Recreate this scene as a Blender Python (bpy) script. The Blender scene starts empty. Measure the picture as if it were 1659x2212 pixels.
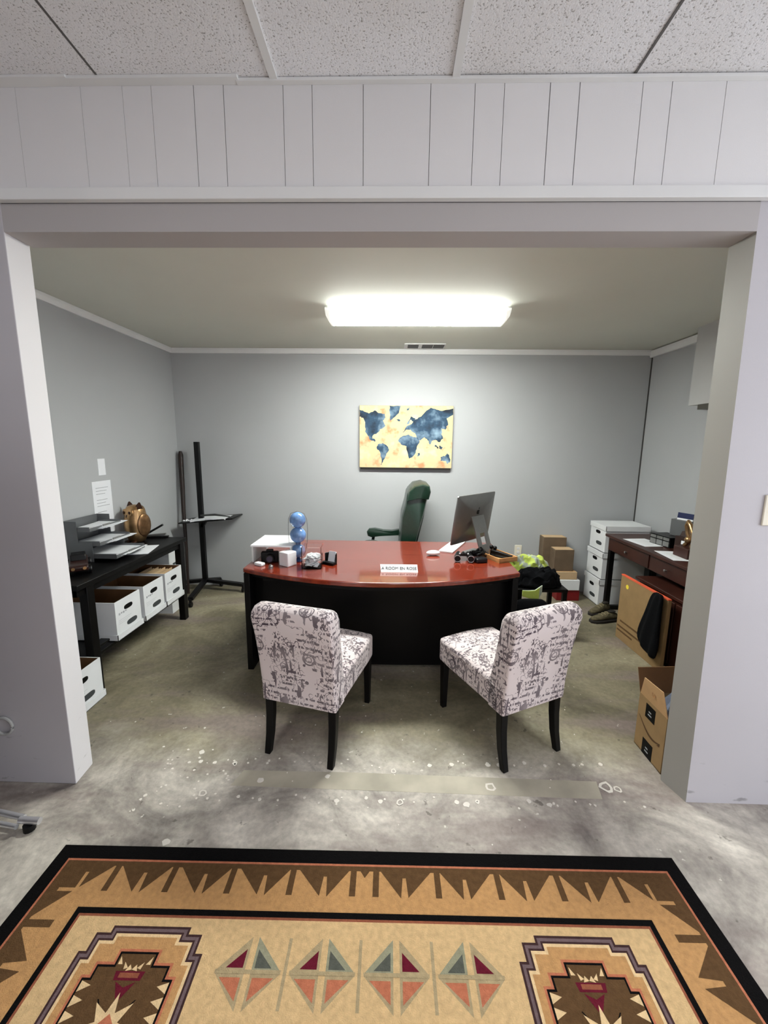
import bpy, bmesh, math, random
from mathutils import Vector, Matrix
random.seed(7)
SC = bpy.context.scene
COL = SC.collection
PI = math.pi

# ------------------------------------------------------------------ helpers
def lin(c):
    c /= 255.0
    return c / 12.92 if c <= 0.04045 else ((c + 0.055) / 1.055) ** 2.4
def rgb(r, g, b): return (lin(r), lin(g), lin(b), 1.0)

def mat(name, col, rough=0.5, metal=0.0, spec=0.5, noise=None, bump=None, coat=0.0, trans=0.0, emit=None, var=0.0, ior=1.45, coat_rough=0.05):
    """noise=(scale, amount): value mottling; bump=(scale, strength)"""
    m = bpy.data.materials.new(name); m.use_nodes = True
    nt = m.node_tree; N = nt.nodes; Lk = nt.links
    b = N['Principled BSDF']
    b.inputs['Base Color'].default_value = col
    b.inputs['Roughness'].default_value = rough
    b.inputs['Metallic'].default_value = metal
    b.inputs['Specular IOR Level'].default_value = spec
    b.inputs['Coat Weight'].default_value = coat
    b.inputs['Coat Roughness'].default_value = coat_rough
    b.inputs['Transmission Weight'].default_value = trans
    b.inputs['IOR'].default_value = ior
    if emit:
        b.inputs['Emission Color'].default_value = emit[0]
        b.inputs['Emission Strength'].default_value = emit[1]
    tc = N.new('ShaderNodeTexCoord')
    if noise is None and not trans and not emit: noise = (9.0, 0.06)
    if noise:
        n = N.new('ShaderNodeTexNoise'); n.inputs['Scale'].default_value = noise[0]; n.inputs['Detail'].default_value = 4
        Lk.new(tc.outputs['Object'], n.inputs['Vector'])
        r = N.new('ShaderNodeValToRGB')
        a = noise[1]
        r.color_ramp.elements[0].position = 0.3; r.color_ramp.elements[1].position = 0.7
        r.color_ramp.elements[0].color = tuple(max(0, x * (1 - a)) for x in col[:3]) + (1,)
        r.color_ramp.elements[1].color = tuple(min(1, x * (1 + a)) for x in col[:3]) + (1,)
        Lk.new(n.outputs['Fac'], r.inputs['Fac']); Lk.new(r.outputs['Color'], b.inputs['Base Color'])
    if bump:
        n2 = N.new('ShaderNodeTexNoise'); n2.inputs['Scale'].default_value = bump[0]; n2.inputs['Detail'].default_value = 3
        Lk.new(tc.outputs['Object'], n2.inputs['Vector'])
        bp = N.new('ShaderNodeBump'); bp.inputs['Strength'].default_value = bump[1]; bp.inputs['Distance'].default_value = 0.005
        Lk.new(n2.outputs['Fac'], bp.inputs['Height']); Lk.new(bp.outputs['Normal'], b.inputs['Normal'])
    return m

class B:
    """collects shapes into one bmesh"""
    def __init__(s): s.bm = bmesh.new()
    def _add(s, verts, faces, mi=0, M=None):
        vs = [s.bm.verts.new(M @ Vector(v) if M else Vector(v)) for v in verts]
        for f in faces:
            try: fc = s.bm.faces.new([vs[i] for i in f]); fc.material_index = mi
            except ValueError: pass
        return s
    def box(s, x0, x1, y0, y1, z0, z1, mi=0, M=None):
        v = [(x0,y0,z0),(x1,y0,z0),(x1,y1,z0),(x0,y1,z0),(x0,y0,z1),(x1,y0,z1),(x1,y1,z1),(x0,y1,z1)]
        return s._add(v, [(0,3,2,1),(4,5,6,7),(0,1,5,4),(1,2,6,5),(2,3,7,6),(3,0,4,7)], mi, M)
    def prism(s, poly, z0, z1, mi=0, M=None):
        """poly in xy, extruded z0..z1"""
        n = len(poly)
        v = [(p[0], p[1], z0) for p in poly] + [(p[0], p[1], z1) for p in poly]
        f = [tuple(reversed(range(n))), tuple(range(n, 2*n))] + [(i, (i+1) % n, n + (i+1) % n, n + i) for i in range(n)]
        return s._add(v, f, mi, M)
    def loft(s, rings, mi=0, cap=True, M=None):
        n = len(rings[0]); v = [p for r in rings for p in r]; f = []
        for k in range(len(rings) - 1):
            for i in range(n):
                j = (i + 1) % n
                f.append((k*n+i, k*n+j, (k+1)*n+j, (k+1)*n+i))
        if cap: f.append(tuple(reversed(range(n)))); f.append(tuple((len(rings)-1)*n + i for i in range(n)))
        return s._add(v, f, mi, M)
    def lathe(s, prof, cx=0, cy=0, z=0, seg=20, mi=0, M=None, sx=1, sy=1):
        rings = [[(cx + sx*r*math.cos(2*PI*i/seg), cy + sy*r*math.sin(2*PI*i/seg), z + h) for i in range(seg)] for r, h in prof]
        return s.loft(rings, mi, True, M)
    def tube(s, pts, r, seg=10, mi=0, closed=False):
        pts = [Vector(p) for p in pts]; rs = r if isinstance(r, (list, tuple)) else [r] * len(pts)
        rings = []; ref = None; n = len(pts)
        for i, p in enumerate(pts):
            a = pts[(i-1) % n] if (closed or i > 0) else p
            c = pts[(i+1) % n] if (closed or i < n-1) else p
            t = (c - a).normalized()
            if ref is None or abs(ref.dot(t)) > 0.99: ref = Vector((0,0,1)) if abs(t.z) < 0.9 else Vector((1,0,0))
            u = t.cross(ref).normalized(); w = t.cross(u).normalized(); ref = u.cross(t) * -1 if False else ref
            rings.append([tuple(p + (u*math.cos(2*PI*k/seg) + w*math.sin(2*PI*k/seg)) * rs[i]) for k in range(seg)])
        if closed: rings.append(rings[0])
        return s.loft(rings, mi, not closed)
    def bar(s, p0, p1, w, h, mi=0):
        """rectangular bar from p0 to p1; w across (horizontal), h other"""
        p0, p1 = Vector(p0), Vector(p1); t = (p1 - p0).normalized()
        ref = Vector((0,0,1)) if abs(t.z) < 0.9 else Vector((0,1,0))
        u = t.cross(ref).normalized(); k = u.cross(t).normalized()
        rg = lambda p: [tuple(p + u*a*w/2 + k*b_*h/2) for a, b_ in ((-1,-1),(1,-1),(1,1),(-1,1))]
        return s.loft([rg(p0), rg(p1)], mi)
    def ball(s, c, r, seg=20, mi=0, sc=(1,1,1), M=None):
        prof = [(max(1e-4, r*math.sin(PI*i/(seg//2))), -r*math.cos(PI*i/(seg//2))) for i in range(seg//2 + 1)]
        rings = [[(c[0]+sc[0]*q*math.cos(2*PI*i/seg), c[1]+sc[1]*q*math.sin(2*PI*i/seg), c[2]+sc[2]*h) for i in range(seg)] for q, h in prof]
        return s.loft(rings, mi, True, M)
    def poly(s, pts, mi=0, M=None):
        return s._add(pts, [tuple(range(len(pts)))], mi, M)

def obj(name, b, mats, parent=None, bev=0, seg=2, smooth=True, angle=38, sub=0, recalc=True):
    me = bpy.data.meshes.new(name)
    if recalc: bmesh.ops.recalc_face_normals(b.bm, faces=b.bm.faces)
    b.bm.to_mesh(me); b.bm.free()
    if not isinstance(mats, (list, tuple)): mats = [mats]
    for m in mats: me.materials.append(m)
    if smooth:
        for p in me.polygons: p.use_smooth = True
        me.set_sharp_from_angle(angle=math.radians(angle))
    o = bpy.data.objects.new(name, me); COL.objects.link(o)
    if parent: o.parent = parent
    if bev:
        md = o.modifiers.new('Bevel', 'BEVEL'); md.width = bev; md.segments = seg; md.limit_method = 'ANGLE'; md.angle_limit = math.radians(35)
        if smooth: md.harden_normals = False
    if sub:
        md = o.modifiers.new('Sub', 'SUBSURF'); md.levels = sub; md.render_levels = sub
    return o
def tag(o, label, cat, group=None):
    o['label'] = label; o['category'] = cat
    if group: o['group'] = group
    return o
def thing(name, label, cat, loc=(0,0,0), rz=0.0, group=None):
    o = bpy.data.objects.new(name, None); o.empty_display_size = 0.1; COL.objects.link(o)
    o.location = loc; o.rotation_euler = (0, 0, rz)
    return tag(o, label, cat, group)
def struct(name, b, m, parent=None, **k):
    k.setdefault('smooth', False)
    o = obj(name, b, m, parent, **k)
    if parent is None: o['kind'] = 'structure'
    return o
def T(x, y, z=0, rz=0, rx=0, ry=0):
    return Matrix.Translation((x, y, z)) @ Matrix.Rotation(rz, 4, 'Z') @ Matrix.Rotation(ry, 4, 'Y') @ Matrix.Rotation(rx, 4, 'X')
def place(o, loc, rz=0, rx=0, ry=0):
    o.location = loc; o.rotation_euler = (rx, ry, rz); return o
def copy_tree(o, parent=None):
    c = o.copy(); COL.objects.link(c)
    if parent: c.parent = parent
    for ch in list(o.children): copy_tree(ch, c)
    return c

def text_mesh(s, size, depth=0.0006):
    """returns list of (verts, faces) data of a text as a mesh centred on the origin in xy"""
    cu = bpy.data.curves.new('lettering', 'FONT'); cu.body = s; cu.size = size; cu.extrude = depth
    cu.align_x = 'CENTER'; cu.align_y = 'CENTER'
    o = bpy.data.objects.new('lettering', cu); COL.objects.link(o)
    dg = bpy.context.evaluated_depsgraph_get(); me = bpy.data.meshes.new_from_object(o.evaluated_get(dg))
    V = [tuple(v.co) for v in me.vertices]; F = [tuple(p.vertices) for p in me.polygons]
    bpy.data.objects.remove(o); bpy.data.curves.remove(cu); bpy.data.meshes.remove(me)
    return V, F

# ------------------------------------------------------------------ materials
def wall_paint(name, col, scuff=0.0):
    m = mat(name, col, rough=0.55, noise=(1.3, 0.025), bump=(240, 0.05), spec=0.35)
    if scuff:
        nt = m.node_tree; N = nt.nodes; L = nt.links; b = N['Principled BSDF']
        src = b.inputs['Base Color'].links[0].from_socket
        tc = N.new('ShaderNodeTexCoord'); mp = N.new('ShaderNodeMapping'); mp.inputs['Scale'].default_value = (3.2, 3.2, 9)
        L.new(tc.outputs['Object'], mp.inputs[0])
        n = N.new('ShaderNodeTexNoise'); n.inputs['Scale'].default_value = 3.0; n.inputs['Detail'].default_value = 6; L.new(mp.outputs[0], n.inputs['Vector'])
        r = N.new('ShaderNodeValToRGB'); r.color_ramp.elements[0].position = 0.66; r.color_ramp.elements[1].position = 0.74
        r.color_ramp.elements[0].color = (0,0,0,1); r.color_ramp.elements[1].color = (scuff,)*3 + (1,)
        L.new(n.outputs['Fac'], r.inputs[0])
        # scuffs only near the floor
        sp = N.new('ShaderNodeSeparateXYZ'); L.new(tc.outputs['Object'], sp.inputs[0])
        mr = N.new('ShaderNodeMapRange'); mr.inputs[1].default_value = 0.0; mr.inputs[2].default_value = 0.55; mr.inputs[3].default_value = 1; mr.inputs[4].default_value = 0
        L.new(sp.outputs[2], mr.inputs[0])
        mu = N.new('ShaderNodeMath'); mu.operation = 'MULTIPLY'; L.new(r.outputs[0], mu.inputs[0]); L.new(mr.outputs[0], mu.inputs[1])
        mx = N.new('ShaderNodeMixRGB'); mx.inputs[2].default_value = rgb(70, 66, 62); L.new(mu.outputs[0], mx.inputs[0]); L.new(src, mx.inputs[1])
        L.new(mx.outputs[0], b.inputs['Base Color'])
    return m
M_wall = wall_paint('grey_wall_paint', rgb(176, 178, 180))
M_front = wall_paint('lilac_grey_wall_paint', rgb(190, 187, 192), 0.5)
M_beam = wall_paint('grey_beam_paint', rgb(178, 174, 174))
M_panel = wall_paint('white_panel_paint', rgb(228, 227, 228))
M_trim = mat('white_trim_paint', rgb(228, 229, 229), rough=0.4, noise=(3, 0.03))
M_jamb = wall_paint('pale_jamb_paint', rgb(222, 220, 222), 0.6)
M_ceil_in = mat('cream_ceiling_paint', rgb(212, 214, 204), rough=0.7, noise=(2, 0.02))
M_white = mat('white_board', rgb(226, 228, 230), rough=0.6, noise=(6, 0.03))
M_paper = mat('white_paper', rgb(232, 234, 238), rough=0.7, noise=(4, 0.02))
M_ink = mat('grey_ink', rgb(70, 72, 76), rough=0.7)
M_lightink = mat('pale_grey_ink', rgb(165, 167, 172), rough=0.7)
M_kraft = mat('brown_kraft_board', rgb(146, 118, 80), rough=0.8, noise=(14, 0.08))
M_kraft_in = mat('dark_kraft_lining', rgb(104, 72, 42), rough=0.85, noise=(14, 0.1))
M_kraft_light = mat('light_kraft_board', rgb(205, 165, 118), rough=0.8, noise=(14, 0.06))
M_black = mat('black_lacquered_wood', rgb(9, 8, 8), rough=0.42, noise=(10, 0.15), spec=0.22)
M_blackplas = mat('black_plastic', rgb(11, 11, 12), rough=0.4, spec=0.3)
M_blackmatte = mat('black_matte_board', rgb(8, 8, 8), rough=0.6, spec=0.2)
M_dark = mat('very_dark_cloth', rgb(9, 10, 13), rough=0.9, bump=(60, 0.6), spec=0.15)
M_chrome = mat('chrome', rgb(232, 232, 235), rough=0.3, metal=0.75, noise=(5, 0.02))
M_silver = mat('brushed_aluminium', rgb(150, 150, 148), rough=0.38, metal=0.85, noise=(30, 0.03))
M_greymetal = mat('grey_wire_metal', rgb(120, 122, 124), rough=0.45, metal=0.6)
M_brass = mat('aged_brass', rgb(172, 138, 98), rough=0.3, metal=0.9, noise=(12, 0.35))
M_bronze = mat('mid_bronze', rgb(132, 100, 70), rough=0.35, metal=0.8, noise=(25, 0.35))
M_brassdark = mat('dark_bronze', rgb(58, 34, 22), rough=0.35, metal=0.6)
M_green = mat('dark_green_leather', rgb(22, 44, 33), rough=0.3, noise=(20, 0.15), bump=(140, 0.25), coat=0.3, coat_rough=0.25)
M_cherrydark = mat('dark_cherry_wood', rgb(58, 30, 23), rough=0.35, noise=(7, 0.25))
M_hivis = mat('fluorescent_yellow_fabric', rgb(190, 208, 96), rough=0.8, bump=(60, 0.3))
M_reflect = mat('silver_reflective_tape', rgb(165, 174, 158), rough=0.5)
M_red = mat('dark_red_board', rgb(120, 22, 26), rough=0.5)
M_orange = mat('orange_red_tape', rgb(225, 95, 62), rough=0.6)
M_yellow = mat('yellow_sticker', rgb(236, 214, 60), rough=0.6)
M_olive = mat('olive_shoe_fabric', rgb(92, 84, 62), rough=0.85, noise=(40, 0.35), bump=(80, 0.3))
M_sole = mat('dark_rubber', rgb(36, 32, 28), rough=0.8)
M_wood = mat('tan_wood', rgb(190, 140, 88), rough=0.5, noise=(18, 0.15))
M_oldpaper = mat('tan_cardstock', rgb(196, 168, 132), rough=0.7)
M_brownbox = mat('mid_brown_cardboard', rgb(104, 87, 69), rough=0.8, noise=(12, 0.15))
M_navy = mat('navy_print', rgb(22, 34, 78), rough=0.5)
M_bluebag = mat('grey_blue_plastic_bag', rgb(120, 130, 150), rough=0.25, bump=(40, 0.8))
M_glass = mat('clear_glass', (0.97, 0.98, 0.98, 1), rough=0.02, trans=1.0, ior=1.12)
M_blue = mat('blue_glass_ball', rgb(104, 140, 190), rough=0.08, noise=(13, 0.42), coat=0.6)
M_bluedark = mat('deep_blue_glass', rgb(48, 66, 110), rough=0.1, noise=(9, 0.25), coat=0.6)
M_cream = mat('cream_plastic', rgb(228, 222, 205), rough=0.45)
M_ovaltag = mat('oval_print', rgb(60, 64, 66), rough=0.7)

def cherry_top():
    m = mat('red_cherry_veneer', rgb(140, 44, 20), rough=0.25, coat=0.85, coat_rough=0.07, noise=None, spec=0.5)
    nt = m.node_tree; N = nt.nodes; L = nt.links; b = N['Principled BSDF']
    tc = N.new('ShaderNodeTexCoord'); mp = N.new('ShaderNodeMapping'); mp.inputs['Scale'].default_value = (1.2, 26, 1.2)
    L.new(tc.outputs['Object'], mp.inputs[0])
    n = N.new('ShaderNodeTexNoise'); n.inputs['Scale'].default_value = 2.2; n.inputs['Detail'].default_value = 7; n.inputs['Distortion'].default_value = 0.6
    L.new(mp.outputs[0], n.inputs['Vector'])
    r = N.new('ShaderNodeValToRGB'); r.color_ramp.elements[0].position = 0.3; r.color_ramp.elements[1].position = 0.75
    r.color_ramp.elements[0].color = rgb(96, 26, 12); r.color_ramp.elements[1].color = rgb(138, 50, 24)
    L.new(n.outputs['Fac'], r.inputs[0]); L.new(r.outputs[0], b.inputs['Base Color'])
    return m
M_cherry = cherry_top()

def fabric():
    """pale upholstery with scattered dark script, rings and stamps"""
    m = bpy.data.materials.new('script_print_upholstery'); m.use_nodes = True
    nt = m.node_tree; N = nt.nodes; L = nt.links; b = N['Principled BSDF']; b.inputs['Roughness'].default_value = 0.9
    b.inputs['Sheen Weight'].default_value = 0.2
    tc = N.new('ShaderNodeTexCoord')
    def math_(op, a, c=None, d=None):
        n = N.new('ShaderNodeMath'); n.operation = op
        for i, v in enumerate((a, c, d)):
            if v is None: continue
            if isinstance(v, (int, float)): n.inputs[i].default_value = v
            else: L.new(v, n.inputs[i])
        return n.outputs[0]
    def noise(scale, sc=(1,1,1), det=2, off=(0,0,0)):
        mp = N.new('ShaderNodeMapping'); mp.inputs['Scale'].default_value = sc; mp.inputs['Location'].default_value = off
        L.new(tc.outputs['Object'], mp.inputs[0])
        n = N.new('ShaderNodeTexNoise'); n.inputs['Scale'].default_value = scale; n.inputs['Detail'].default_value = det
        L.new(mp.outputs[0], n.inputs['Vector']); return n.outputs['Fac']
    def line(v, w):      # thin contour lines of a noise
        return math_('LESS_THAN', math_('ABSOLUTE', math_('SUBTRACT', v, 0.5)), w)
    def vring(scale, off, rad, w_, keep):
        mp = N.new('ShaderNodeMapping'); mp.inputs['Location'].default_value = off; L.new(tc.outputs['Object'], mp.inputs[0])
        vo = N.new('ShaderNodeTexVoronoi'); vo.inputs['Scale'].default_value = scale; L.new(mp.outputs[0], vo.inputs['Vector'])
        sc_ = N.new('ShaderNodeSeparateColor'); L.new(vo.outputs['Color'], sc_.inputs[0])
        on = math_('GREATER_THAN', sc_.outputs[0], keep)
        return math_('MULTIPLY', math_('LESS_THAN', math_('ABSOLUTE', math_('SUBTRACT', vo.outputs['Distance'], rad)), w_), on), vo.outputs['Distance'], sc_
    scribble = math_('MULTIPLY', line(noise(48, det=0), 0.030), math_('GREATER_THAN', noise(9, off=(3,1,0), det=1), 0.49))
    flow = math_('MULTIPLY', line(noise(15, det=1, off=(5,5,5)), 0.010), math_('GREATER_THAN', noise(6, off=(9,2,1), det=0), 0.56))
    letters = math_('MULTIPLY', math_('GREATER_THAN', noise(130, (1, 1, 0.5), 0), 0.55), math_('GREATER_THAN', noise(13, off=(1,7,3), det=1), 0.60))
    ring, _, _ = vring(7.0, (0,0,0), 0.27, 0.022, 0.4)
    ring2, _, _ = vring(7.0, (0,0,0), 0.20, 0.010, 0.4)
    ring3, _, _ = vring(15.0, (3,2,1), 0.22, 0.035, 0.7)
    # rows of words
    se = N.new('ShaderNodeSeparateXYZ'); L.new(tc.outputs['Object'], se.inputs[0])
    zz = math_('FRACT', math_('MULTIPLY', math_('ADD', se.outputs[2], math_('MULTIPLY', noise(2, det=0), 0.1)), 30))
    rows = math_('MULTIPLY', math_('MULTIPLY', math_('LESS_THAN', zz, 0.36), math_('GREATER_THAN', noise(85, (1,1,.2), 1, (4,4,4)), 0.5)), math_('GREATER_THAN', noise(7.5, off=(6,1,6), det=0), 0.53))
    # tall narrow glyph strokes
    strokes = math_('MULTIPLY', math_('GREATER_THAN', noise(40, (1.4, 1.4, 0.22), 0, (2,6,2)), 0.655), math_('GREATER_THAN', noise(5, off=(4,2,2), det=0), 0.44))
    blot = math_('MULTIPLY', math_('GREATER_THAN', noise(22, det=1, off=(8,8,1)), 0.71), 0.85)
    tot = scribble
    for v in (flow, letters, ring, ring2, ring3, rows, strokes, blot): tot = math_('MAXIMUM', tot, v)
    tot = math_('MULTIPLY', tot, math_('ADD', 0.45, math_('MULTIPLY', noise(9, det=1, off=(2,9,9)), 0.75)))
    mx = N.new('ShaderNodeMixRGB'); L.new(tot, mx.inputs[0])
    base = N.new('ShaderNodeMixRGB'); base.inputs[1].default_value = rgb(230, 219, 220); base.inputs[2].default_value = rgb(206, 192, 190)
    L.new(noise(3.5, det=2, off=(1,1,1)), base.inputs[0])
    L.new(base.outputs[0], mx.inputs[1]); mx.inputs[2].default_value = rgb(66, 50, 62)
    L.new(mx.outputs[0], b.inputs['Base Color'])
    bp = N.new('ShaderNodeBump'); bp.inputs['Strength'].default_value = 0.25; bp.inputs['Distance'].default_value = 0.002
    L.new(noise(300, det=1), bp.inputs['Height']); L.new(bp.outputs[0], b.inputs['Normal'])
    return m
M_fabric = fabric()

def concrete():
    m = bpy.data.materials.new('worn_concrete'); m.use_nodes = True
    nt = m.node_tree; N = nt.nodes; L = nt.links; b = N['Principled BSDF']; b.inputs['Roughness'].default_value = 0.62
    tc = N.new('ShaderNodeTexCoord')
    def noise(scale, det=6, off=(0,0,0), sc=(1,1,1), dist=0.0):
        mp = N.new('ShaderNodeMapping'); mp.inputs['Location'].default_value = off; mp.inputs['Scale'].default_value = sc
        L.new(tc.outputs['Object'], mp.inputs[0])
        n = N.new('ShaderNodeTexNoise'); n.inputs['Scale'].default_value = scale; n.inputs['Detail'].default_value = det
        n.inputs['Distortion'].default_value = dist; n.inputs['Roughness'].default_value = 0.62
        L.new(mp.outputs[0], n.inputs['Vector']); return n.outputs['Fac']
    def ramp(v, stops):
        r = N.new('ShaderNodeValToRGB'); e = r.color_ramp.elements
        e[0].position, e[0].color = stops[0]; e[1].position, e[1].color = stops[-1]
        for p, c in stops[1:-1]:
            k = e.new(p); k.color = c
        L.new(v, r.inputs[0]); return r.outputs[0]
    def mix(f, a, c, mode='MIX'):
        x = N.new('ShaderNodeMixRGB'); x.blend_type = mode
        for i, v in ((0, f), (1, a), (2, c)):
            if isinstance(v, (int, float, tuple)): x.inputs[i].default_value = v
            else: L.new(v, x.inputs[i])
        return x.outputs[0]
    sp = N.new('ShaderNodeSeparateXYZ'); L.new(tc.outputs['Object'], sp.inputs[0])
    inner = ramp(noise(1.6, 8, dist=0.8), [(0.3, rgb(86, 80, 62)), (0.5, rgb(130, 122, 100)), (0.72, rgb(168, 160, 136))])
    outer = ramp(noise(1.9, 8, (5,3,0), dist=1.0), [(0.34, rgb(118, 111, 106)), (0.48, rgb(174, 167, 157)), (0.66, rgb(224, 217, 204))])
    # inner slab tinted olive to imitate warm light; threshold and front room greyer
    mr = N.new('ShaderNodeMapRange'); mr.inputs[1].default_value = 1.72; mr.inputs[2].default_value = 2.05
    ad = N.new('ShaderNodeMath'); ad.operation = 'ADD'; L.new(sp.outputs[1], ad.inputs[0])
    nn = N.new('ShaderNodeMath'); nn.operation = 'MULTIPLY_ADD'; L.new(noise(2.5, 4, (1,8,0)), nn.inputs[0]); nn.inputs[1].default_value = 0.5; nn.inputs[2].default_value = -0.25
    L.new(nn.outputs[0], ad.inputs[1]); L.new(ad.outputs[0], mr.inputs[0])
    base = mix(mr.outputs[0], outer, inner)
    # purple-brown worn glue patches
    pm = ramp(noise(1.3, 5, (11, 4, 0), (0.6, 2.0, 1)), [(0.5, (0,0,0,1)), (0.64, (1,1,1,1))])
    base = mix(mix(1.0, pm, (0.75, 0.75, 0.75, 1), 'MULTIPLY'), base, rgb(128, 114, 110))
    # fine grit and dark spots
    base = mix(1.0, base, ramp(noise(38, 6, (2,2,0)), [(0.3, (0.78,0.78,0.78,1)), (0.65, (1.08,1.08,1.08,1))]), 'MULTIPLY')
    spots = ramp(noise(14, 3, (7,1,0)), [(0.29, (1,1,1,1)), (0.34, (0,0,0,1))])
    base = mix(mix(1.0, spots, (0.6,0.6,0.6,1), 'MULTIPLY'), base, rgb(70, 64, 56))
    flecks = ramp(noise(27, 2, (3,9,0)), [(0.715, (0,0,0,1)), (0.735, (1,1,1,1))])
    base = mix(flecks, base, rgb(205, 200, 190))
    # hairline cracks
    vo = N.new('ShaderNodeTexVoronoi'); vo.feature = 'DISTANCE_TO_EDGE'; vo.inputs['Scale'].default_value = 0.75
    mp = N.new('ShaderNodeMapping'); L.new(tc.outputs['Object'], mp.inputs[0])
    dn = N.new('ShaderNodeTexNoise'); dn.inputs['Scale'].default_value = 4; L.new(tc.outputs['Object'], dn.inputs['Vector'])
    dm = N.new('ShaderNodeMixRGB'); dm.inputs[0].default_value = 0.12; L.new(mp.outputs[0], dm.inputs[1]); L.new(dn.outputs['Color'], dm.inputs[2])
    L.new(dm.outputs[0], vo.inputs['Vector'])
    ck = ramp(vo.outputs['Distance'], [(0.0, (0.16,0.16,0.16,1)), (0.004, (0,0,0,1))])
    base = mix(ck, base, rgb(80, 74, 68))
    L.new(base, b.inputs['Base Color'])
    bp = N.new('ShaderNodeBump'); bp.inputs['Strength'].default_value = 0.3; bp.inputs['Distance'].default_value = 0.01
    L.new(noise(20, 6), bp.inputs['Height']); L.new(bp.outputs[0], b.inputs['Normal'])
    return m
M_concrete = concrete()
M_splat = mat('dried_white_glue', rgb(222, 216, 206), rough=0.6)
M_stripA = mat('tan_bare_strip', rgb(176, 169, 152), rough=0.65, noise=(5, 0.2))

def tile_mat():
    m = mat('speckled_ceiling_tile', rgb(190, 187, 184), rough=0.9, noise=None)
    nt = m.node_tree; N = nt.nodes; L = nt.links; b = N['Principled BSDF']
    tc = N.new('ShaderNodeTexCoord')
    n = N.new('ShaderNodeTexNoise'); n.inputs['Scale'].default_value = 170; n.inputs['Detail'].default_value = 2; L.new(tc.outputs['Object'], n.inputs['Vector'])
    r = N.new('ShaderNodeValToRGB'); r.color_ramp.elements[0].position = 0.33; r.color_ramp.elements[1].position = 0.40
    r.color_ramp.elements[0].color = rgb(168, 167, 165); r.color_ramp.elements[1].color = rgb(238, 239, 241)
    L.new(n.outputs['Fac'], r.inputs[0])
    n2 = N.new('ShaderNodeTexNoise'); n2.inputs['Scale'].default_value = 2.0; n2.inputs['Detail'].default_value = 3; L.new(tc.outputs['Object'], n2.inputs['Vector'])
    r2 = N.new('ShaderNodeValToRGB'); r2.color_ramp.elements[0].position = 0.3; r2.color_ramp.elements[1].position = 0.7
    r2.color_ramp.elements[0].color = (0.9, 0.88, 0.87, 1); r2.color_ramp.elements[1].color = (1.03, 1.03, 1.05, 1)
    L.new(n2.outputs['Fac'], r2.inputs[0])
    mx = N.new('ShaderNodeMixRGB'); mx.blend_type = 'MULTIPLY'; mx.inputs[0].default_value = 1
    L.new(r.outputs[0], mx.inputs[1]); L.new(r2.outputs[0], mx.inputs[2]); L.new(mx.outputs[0], b.inputs['Base Color'])
    bp = N.new('ShaderNodeBump'); bp.inputs['Strength'].default_value = 0.6; bp.inputs['Distance'].default_value = 0.004
    L.new(n.outputs['Fac'], bp.inputs['Height']); L.new(bp.outputs[0], b.inputs['Normal'])
    return m
M_tile = tile_mat()

# ------------------------------------------------------------------ camera
cam = bpy.data.objects.new('camera', bpy.data.cameras.new('camera')); COL.objects.link(cam)
p_, y_, r_ = 0.16586, 0.02272, 0.010457
F = Vector((-math.sin(y_)*math.cos(p_), math.cos(y_)*math.cos(p_), -math.sin(p_)))
R0 = Vector((math.cos(y_), math.sin(y_), 0)); U0 = R0.cross(F)
R = R0*math.cos(r_) + U0*math.sin(r_); U = R.cross(F)
Mx = Matrix((R, U, -F)).transposed().to_4x4(); Mx.translation = Vector((0, 0, 1.6)); cam.matrix_world = Mx
cam.data.sensor_fit = 'VERTICAL'; cam.data.sensor_height = 24.0; cam.data.lens = 880.0 / 2212 * 24.0
cam.data.clip_start = 0.05; cam.data.clip_end = 60
SC.camera = cam

# ------------------------------------------------------------------ room shell
FY0, FY1 = 1.65, 1.775           # dividing wall, front and back faces
XL, XR = -2.33, 2.60             # inner room side walls
YB = 4.38; ZC = 2.555; ZF = 2.838
OXL, OXR, OZ = -1.478, 1.355, 2.371
FXL, FXR, FYB = -3.2, 3.4, -3.6  # front room

b = B(); b.box(FXL, FXR, FYB, YB, -0.05, 0.0)
b.prism([(-0.75, 1.668), (0.98, 1.652), (1.0, 1.752), (-0.2, 1.765), (-0.72, 1.76)], 0.0, 0.0008, 2)
# dried glue dots left by an old partition
def blob(cx, cy, r, z=0.0022, hollow=False):
    n = 9; ph = random.random()*6
    pts = [(cx + r*(0.75+0.5*random.random())*math.cos(2*PI*i/n+ph), cy + r*(0.75+0.5*random.random())*math.sin(2*PI*i/n+ph)) for i in range(n)]
    if hollow:
        for i in range(n):
            j = (i+1) % n; a, c = pts[i], pts[j]
            ai = (cx+(a[0]-cx)*0.6, cy+(a[1]-cy)*0.6); ci = (cx+(c[0]-cx)*0.6, cy+(c[1]-cy)*0.6)
            b.poly([(a[0],a[1],z),(c[0],c[1],z),(ci[0],ci[1],z),(ai[0],ai[1],z)], 1)
    else: b.prism(pts, 0.0, z, 1)
x = -1.1
while x < 1.2:
    for rowy in (1.83 + 0.02*x, 1.612 + 0.012*x):
        if random.random() < 0.8: blob(x + random.uniform(-.04,.04), rowy + random.uniform(-.012,.012), random.choice((.005,.006,.008,.011)))
        if random.random() < 0.3: blob(x + random.uniform(-.04,.04), rowy + random.uniform(-.03,.03), .005)
    x += 0.075
for cx, cy, r, h in ((0.48,1.70,.024,True),(1.03,1.72,.03,True),(1.08,1.71,.02,True),(0.35,1.60,.014,False),(0.05,1.602,.016,True),(-0.86,1.62,.018,True),(-0.9,1.385,.015,False),
                     (0.5,1.84,.014,False),(0.02,1.78,.014,True),(-0.3,1.735,.012,False),(-0.98,1.87,.014,False),(-0.78,1.80,.012,False),(-0.62,1.70,.016,False)): blob(cx, cy, r, hollow=h)
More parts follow.
